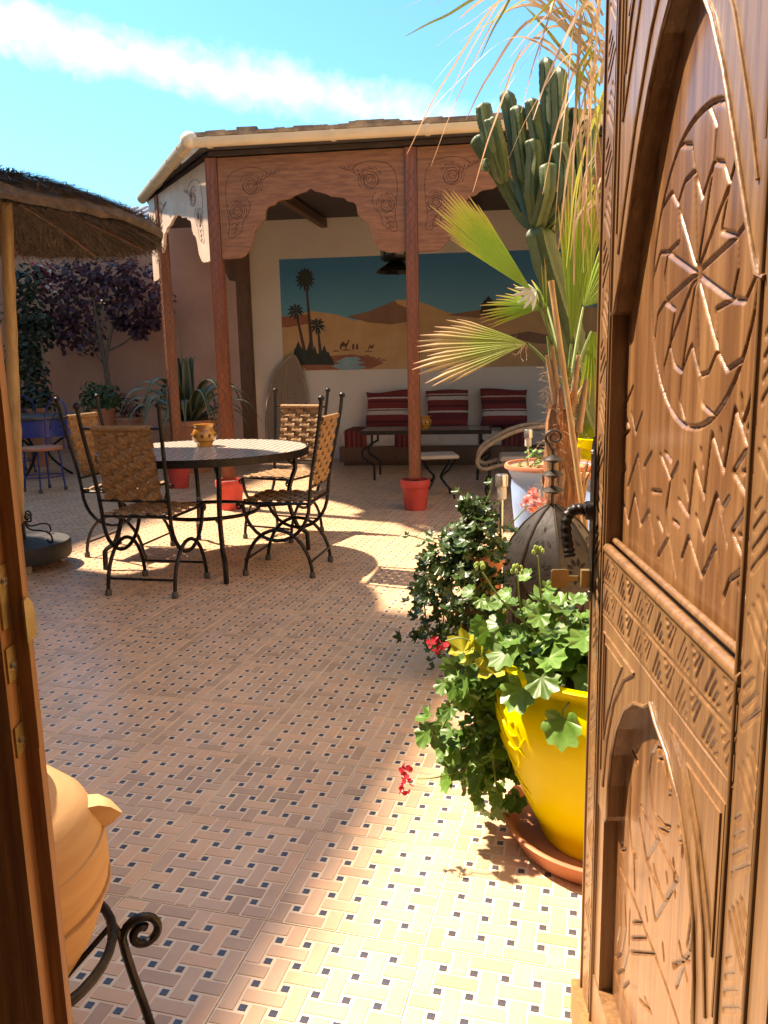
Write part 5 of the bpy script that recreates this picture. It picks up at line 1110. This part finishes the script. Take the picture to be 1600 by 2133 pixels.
for k in range(7):
    p = pa(1090+random.uniform(-5, 10), 718, -.02); pts = [p]
    d_ = Vector((-.2, 0, -1))
    for q in range(9): d_ = (d_+rv(.45)).normalized(); pts.append(pts[-1]+d_*.012)
    mb.tube(pts, .0013, 4, cap=False)
mb.build('curled_thread', husk_m, t, True, kind='stuff')
mb = MB(); p, q = aty(1148, 585, 4.17), aty(1222, 1120, 4.05); q2 = q+(q-p)*((q.z-.0)/(p.z-q.z)); n_ = 30
mb.tube([p+(q2-p)*(i/n_) for i in range(n_+1)], [.014+(.0022 if i % 7 == 0 else 0) for i in range(n_+1)], 10); mb.build('cane_stake', bamboo, None, True, label='bamboo cane stake leaning against the fan palm trunk', cat='stake')
# ================================================================== CACTUS
cact = M('cactus skin', (.072, .112, .036), (.045, .075, .024), 8, .5, bump=.2, bscale=30)
CB = Vector((.03, 5.55, .715)); t = thing('candelabra_cactus', 'tall ribbed candelabra cactus reaching above the pavilion gutter', 'cactus', CB)
def ca(x, y, dy=0): return aty(x, y, 5.55+dy)-CB
def stem(pts, r_, name='arm'):
    sp_ = spline(pts, 14); n_ = len(sp_); rr = []
    for i in range(n_):
        f_ = i/(n_-1); e_ = min(1, .55+f_*4)*(1 if f_ < .93 else math.sqrt(max(.02, 1-((f_-.93)/.075)**2))); rr.append(r_*e_*(1+.035*(-1)**i+.03*math.sin(i*.6)))
    mb = MB(); mb.tube(sp_, rr, 20, ribs=[1.18, .95, .72, .95]); mb.build(name, cact, t, 60)
stem([(0, 0, -.05), ca(1212, 860), ca(1195, 740), ca(1160, 620), ca(1135, 540), ca(1118, 470)], .085, 'trunk')
K = [[(1120, 480), (1085, 440), (1045, 370), (1012, 320), (990, 285)], [(1050, 380), (1030, 320), (1016, 270), (1006, 215)], [(1045, 370), (1035, 300), (1022, 245)], [(1120, 480), (1108, 400), (1112, 330), (1108, 290)], [(1118, 480), (1140, 400), (1143, 340)], [(1110, 470), (1090, 400), (1075, 330), (1070, 275), (1052, 190)], [(1095, 380), (1083, 300), (1076, 220)], [(1135, 430), (1150, 350), (1158, 260), (1152, 180)], [(1150, 350), (1140, 240), (1137, 120)], [(1130, 420), (1128, 330), (1115, 270), (1105, 205)], [(1150, 360), (1165, 270), (1163, 140)], [(1140, 470), (1175, 420), (1178, 350), (1160, 300)], [(1150, 480), (1190, 430), (1205, 360), (1195, 225)], [(1160, 470), (1215, 400), (1225, 320), (1222, 250)], [(1030, 330), (1018, 340), (1012, 350), (1016, 330)]]
for k, pts in enumerate(K):
    dy = random.uniform(-.16, .16); stem([ca(x, y, dy*min(1, i)) for i, (x, y) in enumerate(pts)], random.uniform(.040, .052) if k < 14 else .025)
# ================================================================== DRY GRASSY PALM ABOVE (crown behind the door)
dry = M('dry straw ribbon', (.56, .44, .31), (.44, .31, .20), 8, .6, attr='t', ramp=((0, (.9, .95, .8)), (.5, (1, 1, 1)), (1, (1.05, .85, .8))), translucent=.3)
grn = M('yellow green ribbon', (.34, .36, .07), (.26, .30, .05), 8, .55, translucent=.35)
TP = Vector((.28, 3.55, 0)); t = thing('tall_palm', 'tall palm with drooping dry straw ribbons hanging beside the door top', 'palm', TP)
mb = MB(); mb.tube([(.02*math.sin(z*3), .0, z) for z in np.linspace(0, 2.5, 26)], [.085+.012*math.sin(i*2.3) for i in range(26)], 14, ribs=[1, .93, 1.04]); mb.build('trunk', fiber_m, t, True)
def ribbon(pts, w, mat, name='dry_leaf'):
    sp_ = spline(pts, 7); mb = MB(); vs = []; at = []; n_ = len(sp_); sdv = rv(1)
    for i, p in enumerate(sp_):
        d_ = (sp_[min(i+1, n_-1)]-sp_[max(0, i-1)]).normalized(); s_ = (sdv-d_*sdv.dot(d_)).normalized(); ww = w*(1-(i/(n_-1))**2*.85); vs += [p-s_*ww, p+s_*ww]; at += [i/(n_-1)]*2
    mb.add(vs, [(2*i, 2*i+1, 2*i+3, 2*i+2) for i in range(n_-1)], at); mb.build(name, mat, t, False, attr='t')
def ta(x, y, dy=0): return aty(x, y, 3.55+dy)-TP
tips = [(848, 320), (898, 345), (845, 75, 1), (955, 40), (905, 12), (1085, 235), (1030, 240), (985, 400), (1130, 405), (1110, 250), (1190, 440), (955, 90, 1), (900, 175), (1000, 120, 1), (1185, 330), (1062, 120), (1148, 300), (875, 260), (930, 215), (1010, 300), (1215, 470), (1060, 330), (1155, 480), (1095, 60, 1), (1170, 210, 1), (1040, 180), (970, 250), (1120, 130), (905, 100), (830, 20), (1205, 250), (1225, 400, 1), (1218, 520), (1232, 600)]
for tp in tips:
    x, y = tp[:2]; dy = random.uniform(-.35, .3); gx, gy = 1245+random.uniform(-10, 15), random.uniform(10, 230)
    a = ta(gx, gy); e_ = ta(x, y, dy); hx = (gx+x)/2+random.uniform(-10, 40); hy = min(gy, y)-random.uniform(10, 120)-(.10*abs(gx-x)); hm = ta(hx, hy, dy*.5)
    ribbon([a, hm, ta(x+(hx-x)*.35, y+(hy-y)*.45, dy*.8), e_], random.uniform(.0055, .010), grn if len(tp) > 2 else dry)
for k in range(28):
    gx, gy = 1238+random.uniform(-8, 14), random.uniform(60, 430); a = ta(gx, gy, -.08); l_ = random.uniform(60, 260); dx = random.uniform(-45, 15)
    ribbon([a, ta(gx+dx*.6-12, gy+l_*.3, -.1), ta(gx+dx, gy+l_, -.1)], random.uniform(.004, .008), random.choice((dry, dry, grn)))
for k in range(22):
    a = random.uniform(-1.2, 2.4); c, s_ = math.cos(a), math.sin(a); l_ = random.uniform(.5, .9); z0 = random.uniform(2.2, 2.55)
    ribbon([Vector((.05*c, .05*s_, z0)), Vector((l_*.5*c, l_*.5*s_, z0+.28)), Vector((l_*c, l_*s_, z0-.1)), Vector((l_*1.15*c, l_*1.15*s_, z0-.55))], .010, random.choice((dry, grn)))
# ================================================================== BACK LEFT: AGAVE, PURPLE SHRUB, POTTED PLANTS, BLUE FURNITURE
agv = M('variegated agave', (1, 1, 1), (.85, .88, .85), 6, .5, attr='t', ramp=((0, (.21, .22, .13)), (.16, (.20, .21, .12)), (.24, (.035, .065, .04)), (.76, (.035, .065, .04)), (.84, (.20, .21, .12)), (1, (.21, .22, .13))))
AG = pw((-4.60, 8.75, 0)); q = aty(395, 900, 9.0); AG = Vector((q.x, 9.0, 0))
t = thing('agave_pot', 'brown clay pot holding the striped agave by the pavilion post', 'pot', AG); mb = MB(); mb.lathe([(.0001, 0), (.22, 0), (.30, .35), (.33, .56), (.36, .58), (.36, .64), (.33, .645), (.31, .58), (.0001, .57)], 32); mb.build('body', terracotta, t, 40)
t = thing('agave', 'big striped agave with arching leaves and one tall upright leaf', 'agave', AG+Vector((0, 0, .575)))
for k in range(34):
    a = k*2.4; f_ = k/33; L_ = random.uniform(.7, 1.0); up_ = .25+1.0*f_; c, s_ = math.cos(a), math.sin(a)
    if k == 33: pts = [(0, 0, 0), (-.02, 0, .45), (-.03, 0, .95), (-.05, 0, 1.46)]
    elif k > 28: pts = [(0, 0, 0), (.05*c, .05*s_, .4), (.10*c, .10*s_, .8), (.18*c, .18*s_, .9-.05*k % 3*.1)]
    else:
        hh = .18+.55*f_; pts = [(0, 0, 0), (L_*.35*c, L_*.35*s_, hh*.8), (L_*.72*c, L_*.72*s_, hh*.75+.05), (L_*c*.95, L_*s_*.95, hh*.2-.12)]
    sp_ = spline(pts, 6); mb = MB(); vs = []; at = []; n_ = len(sp_)
    for i, p in enumerate(sp_):
        d_ = (sp_[min(i+1, n_-1)]-sp_[max(0, i-1)]).normalized(); sd_ = Vector((-s_, c, 0)); nm_ = d_.cross(sd_); fq = i/(n_-1); w = .052*(1-fq**2.2)*(.75+.5*math.sin(PI*min(1, fq*1.3)))
        for j in range(5): uq = -1+j/2; vs.append(p+sd_*(w*uq)-nm_*(w*.35*(uq*uq)))
        at += [0, .2, .5, .8, 1]
    mb.add(vs, [(i*5+j, i*5+j+1, i*5+6+j, i*5+5+j) for i in range(n_-1) for j in range(4)], at); mb.build('leaf', agv, t, True, attr='t')
# purple shrub
pur = M('purple leaf', (.12, .045, .060), (.06, .025, .040), 6, .5, translucent=.2); pur2 = M('dark olive leaf', (.05, .07, .035), (.028, .042, .022), 6, .55, translucent=.2)
def crown_mesh(blobs, n, size, rnd):
    mb = MB()
    for k in range(n):
        c, r_ = random.choice(blobs); d_ = rv().normalized(); p = Vector(c)+Vector((d_.x*r_[0], d_.y*r_[1], d_.z*r_[2]))*random.uniform(.25, 1)**.6
        nm_ = (d_+rv(.6)+Vector((0, 0, .5))).normalized(); m4 = orient(nm_, rv(1)+Vector((0, 0, -.3))); s_ = size*random.uniform(.6, 1.3)
        P = [m4 @ Vector(v) for v in ((0, 0, 0), (.32, .35, .05), (.26, .75, .0), (0, 1.05, -.06), (-.26, .75, 0), (-.32, .35, .05), (0, .5, -.04))]
        mb.add([p+v*s_ for v in P], [(0, 1, 6), (1, 2, 6), (2, 3, 6), (3, 4, 6), (4, 5, 6), (5, 0, 6)])
    return mb
bark = M('grey brown bark', (.17, .125, .09), (.11, .08, .055), 10, .9, bump=.4, stretch=(4, 4, 1))
YT = 10.25
def at_(x, y): return aty(x, y, YT)
TB = Vector((at_(222, 800).x, YT, 0))
t = thing('purple_shrub', 'purple leaved shrub trained against the terracotta wall', 'tree', TB)
def tl(x, y, dy=0): return aty(x, y, YT+dy)-TB
for pts, r_ in (([(0, 0, 0), tl(226, 800), tl(212, 720), tl(200, 650), tl(190, 590)], .05), ([tl(220, 760), tl(230, 700), tl(250, 640), tl(262, 590)], .03), ([tl(215, 730), tl(175, 690), tl(140, 650), tl(110, 600)], .025), ([tl(228, 730), tl(262, 712), tl(300, 680)], .016), ([tl(210, 700), tl(170, 640), tl(150, 580)], .02), ([tl(224, 770), tl(195, 730), tl(170, 700)], .014), ([tl(205, 650), tl(225, 600), tl(230, 560)], .02)):
    sp_ = spline(pts, 5); mb = MB(); mb.tube(sp_, [r_*(1-.6*i/(len(sp_)-1)) for i in range(len(sp_))], 7); mb.build('branch' if r_ < .05 else 'trunk', bark, t, True)
bl = [(tl(x, y, dy), (.42, .30, .30)) for x, y, dy in ((110, 590, 0), (170, 570, -.1), (240, 570, 0), (290, 580, 0), (150, 640, 0), (270, 640, 0), (215, 610, .1), (310, 630, 0), (120, 680, 0), (165, 695, 0))]+[(tl(x, y), (.10, .10, .08)) for x, y in ((318, 672), (255, 672), (290, 690))]
crown_mesh(bl, 2600, .085, 0).build('crown', pur, t, False)
mb = MB()
q = tl(85, 575, -.25)
crown_mesh([(tl(85, 560, -.25), (.13, .1, .12)), (tl(105, 595, -.25), (.12, .1, .12))], 70, .06, 0).build('red_bract', M('red bract', (.60, .05, .06), (.45, .04, .06), 6, .5, translucent=.3), t, kind='stuff')
crown_mesh([(tl(95, 560, -.28), (.10, .08, .14)), (tl(108, 600, -.28), (.10, .1, .10))], 26, .05, 0).build('white_bract', M('white bract', (.75, .68, .62), None, 6, .5, translucent=.2), t, kind='stuff')
TB = Vector((at_(55, 800).x, 9.9, 0)); t = thing('green_climber', 'dark green climber on the wall behind the parasol pole', 'shrub', TB)
def tl2(x, y, dy=0): return aty(x, y, 9.9+dy)-TB
mb = MB(); mb.tube(spline([(0, 0, 0), tl2(60, 760), tl2(55, 680), tl2(50, 620)], 6), .03, 7); mb.build('trunk', bark, t, True)
crown_mesh([(tl2(x, y), (.34, .28, .3)) for x, y in ((50, 650), (60, 700), (45, 745), (70, 680), (55, 590), (65, 775))], 1300, .085, 0).build('crown', pur2, t)
mb = MB(); p = aty(88, 730, 10.0); mb.tube([(0, 0, 0), (0, 0, 1.95)], .022, 8); o = mb.build('pale_pipe', M('pale pipe', (.42, .34, .27), None, 8, .6), None, True, label='pale vertical pipe between the climber and the purple shrub', cat='pipe'); o.location = (p.x, 10.0, 0)
def pot_plant(label1, label2, x, y, Y_, n_, mat, size, pr_=.17, ph=.30, rad=.28):
    q = aty(x, y, Y_); b0 = Vector((q.x, Y_, 0)); zb = max(0, q.z-ph)
    t = thing('clay_pot', label1, 'pot', b0); mb = MB(); mb.lathe([(.0001, 0), (pr_*.7, 0), (pr_, zb+ph-.05), (pr_*1.08, zb+ph-.045), (pr_*1.08, zb+ph), (pr_*.98, zb+ph), (pr_*.9, zb+ph-.04), (.0001, zb+ph-.05)], 28); mb.build('body', terracotta, t, 40)
    t = thing('potted_plant', label2, 'plant', b0+Vector((0, 0, zb+ph-.045)))
    mb = MB(); mb.tube([(0, 0, 0), (0, 0, .2)], .012, 6); mb.build('stem', stem_m, t)
    crown_mesh([((0, 0, .14), (rad, rad, .2)), ((-.1, 0, .22), (rad*.6, rad*.6, .18)), ((.12, 0, .18), (rad*.6, rad*.6, .16))], n_, size, 0).build('foliage', mat, t)
grm = M('mid green leaf', (.06, .12, .04), (.035, .075, .025), 6, .5, translucent=.2)
pot_plant('clay pot between the purple shrub and the blue chair', 'bushy green plant in the clay pot at the foot of the purple shrub', 212, 850, 9.2, 420, grm, .07)
pot_plant('clay pot between the agave and the bushy green plant', 'reddish low plant between the agave and the bushy green plant', 268, 868, 9.4, 160, M('reddish leaf', (.16, .05, .04), (.09, .03, .025), 6, .5), .06, .2, .34, .2)
pot_plant('clay pot behind the blue table', 'dark green plant in the clay pot behind the blue table', 70, 850, 9.3, 380, pur2, .07, .18, .3, .32)
# blue iron garden chair and table
q = g(97, 925, .46); BC = Vector((-5.55, 7.25, 0)); BC = Vector(g(95, 1022).to_tuple()); BC.z = 0
t = thing('blue_chair', 'blue iron garden chair with round orange seat and looped back', 'chair', BC, math.radians(160))
mb = MB(); mb.lathe([(.0001, .44), (.20, .44), (.215, .447), (.215, .468), (.20, .475), (.0001, .477)], 36); mb.build('seat', M('orange seat', (.55, .20, .09), (.45, .15, .065), 9, .5), t, 40)
for a in (PI/4, 3*PI/4, 5*PI/4, 7*PI/4):
    c, s_ = math.cos(a), math.sin(a); f_ = lambda r_, z: (c*r_, s_*r_, z)
    mb = MB(); mb.tube(spline([f_(.17, .445), f_(.19, .25), f_(.20, .1), f_(.21, 0)], 5), .011, 7); mb.build('leg', iron_blue, t, True)
    mb = MB(); mb.lathe([(.016, 0), (.02, .005), (.018, .035), (.012, .04)], 10, f_(.21, 0)); mb.build('foot', rubber, t)
mb = MB(); mb.tube([(.19*math.cos(a), .19*math.sin(a), .16) for a in [2*PI*k/28 for k in range(28)]], .007, 6, closed=True); mb.build('ring', iron_blue, t, True)
for w, h_ in ((.20, .52), (.12, .36)):
    mb = MB(); mb.tube([(-w, -.19, .44), (-w, -.20, .46+h_*.55)]+[(-w*math.cos(a), -.20-.03*math.sin(a), .46+h_*.55+h_*.45*math.sin(a)) for a in [PI*k/14 for k in range(1, 14)]]+[(w, -.20, .46+h_*.55), (w, -.19, .44)], .010 if w > .15 else .007, 7); mb.build('back_loop', iron_blue, t, True)
for sg in (-1, 1):
    mb = MB(); mb.tube(spiral((sg*.08, .66), .045, .008, PI/2, -sg*1.3, 20, lambda u, v: (u, -.20, v)), .006, 6); mb.build('back_scroll', iron_blue, t, True)
c2 = copy_tree(t); q = g(40, 985); c2.location = (q.x, q.y, 0); c2.rotation_euler.z = math.radians(60); c2['label'] = 'blue iron garden chair on the far side of the blue table'; c2['group'] = 'blue garden chairs'; t['group'] = 'blue garden chairs'
q = g(62, 1000); t = thing('blue_table', 'blue tiled garden table with dark top beside the blue chairs', 'table', (q.x-.1, q.y+.35, 0), .2)
mb = MB(); mb.lathe([(.0001, .70), (.46, .70), (.48, .71), (.48, .74), (.46, .745), (.0001, .745)], 40); mb.build('top', M('dark slate top', (.10, .095, .09), (.06, .055, .05), 8, .4), t, 40)
mb = MB(); mb.lathe([(.44, .50), (.45, .50), (.45, .70), (.44, .70)], 40); mb.build('apron', M('blue glazed apron', (.03, .06, .28), (.02, .04, .2), 8, .3), t, 40)
for a in (.4, .4+2*PI/3, .4+4*PI/3):
    c, s_ = math.cos(a), math.sin(a); f_ = lambda r_, z: (c*r_, s_*r_, z); mb = MB(); mb.tube(spline([f_(.40, .52), f_(.20, .40), f_(.10, .28), f_(.22, .12), f_(.36, 0)], 6), .014, 7); mb.build('leg', iron, t, True)
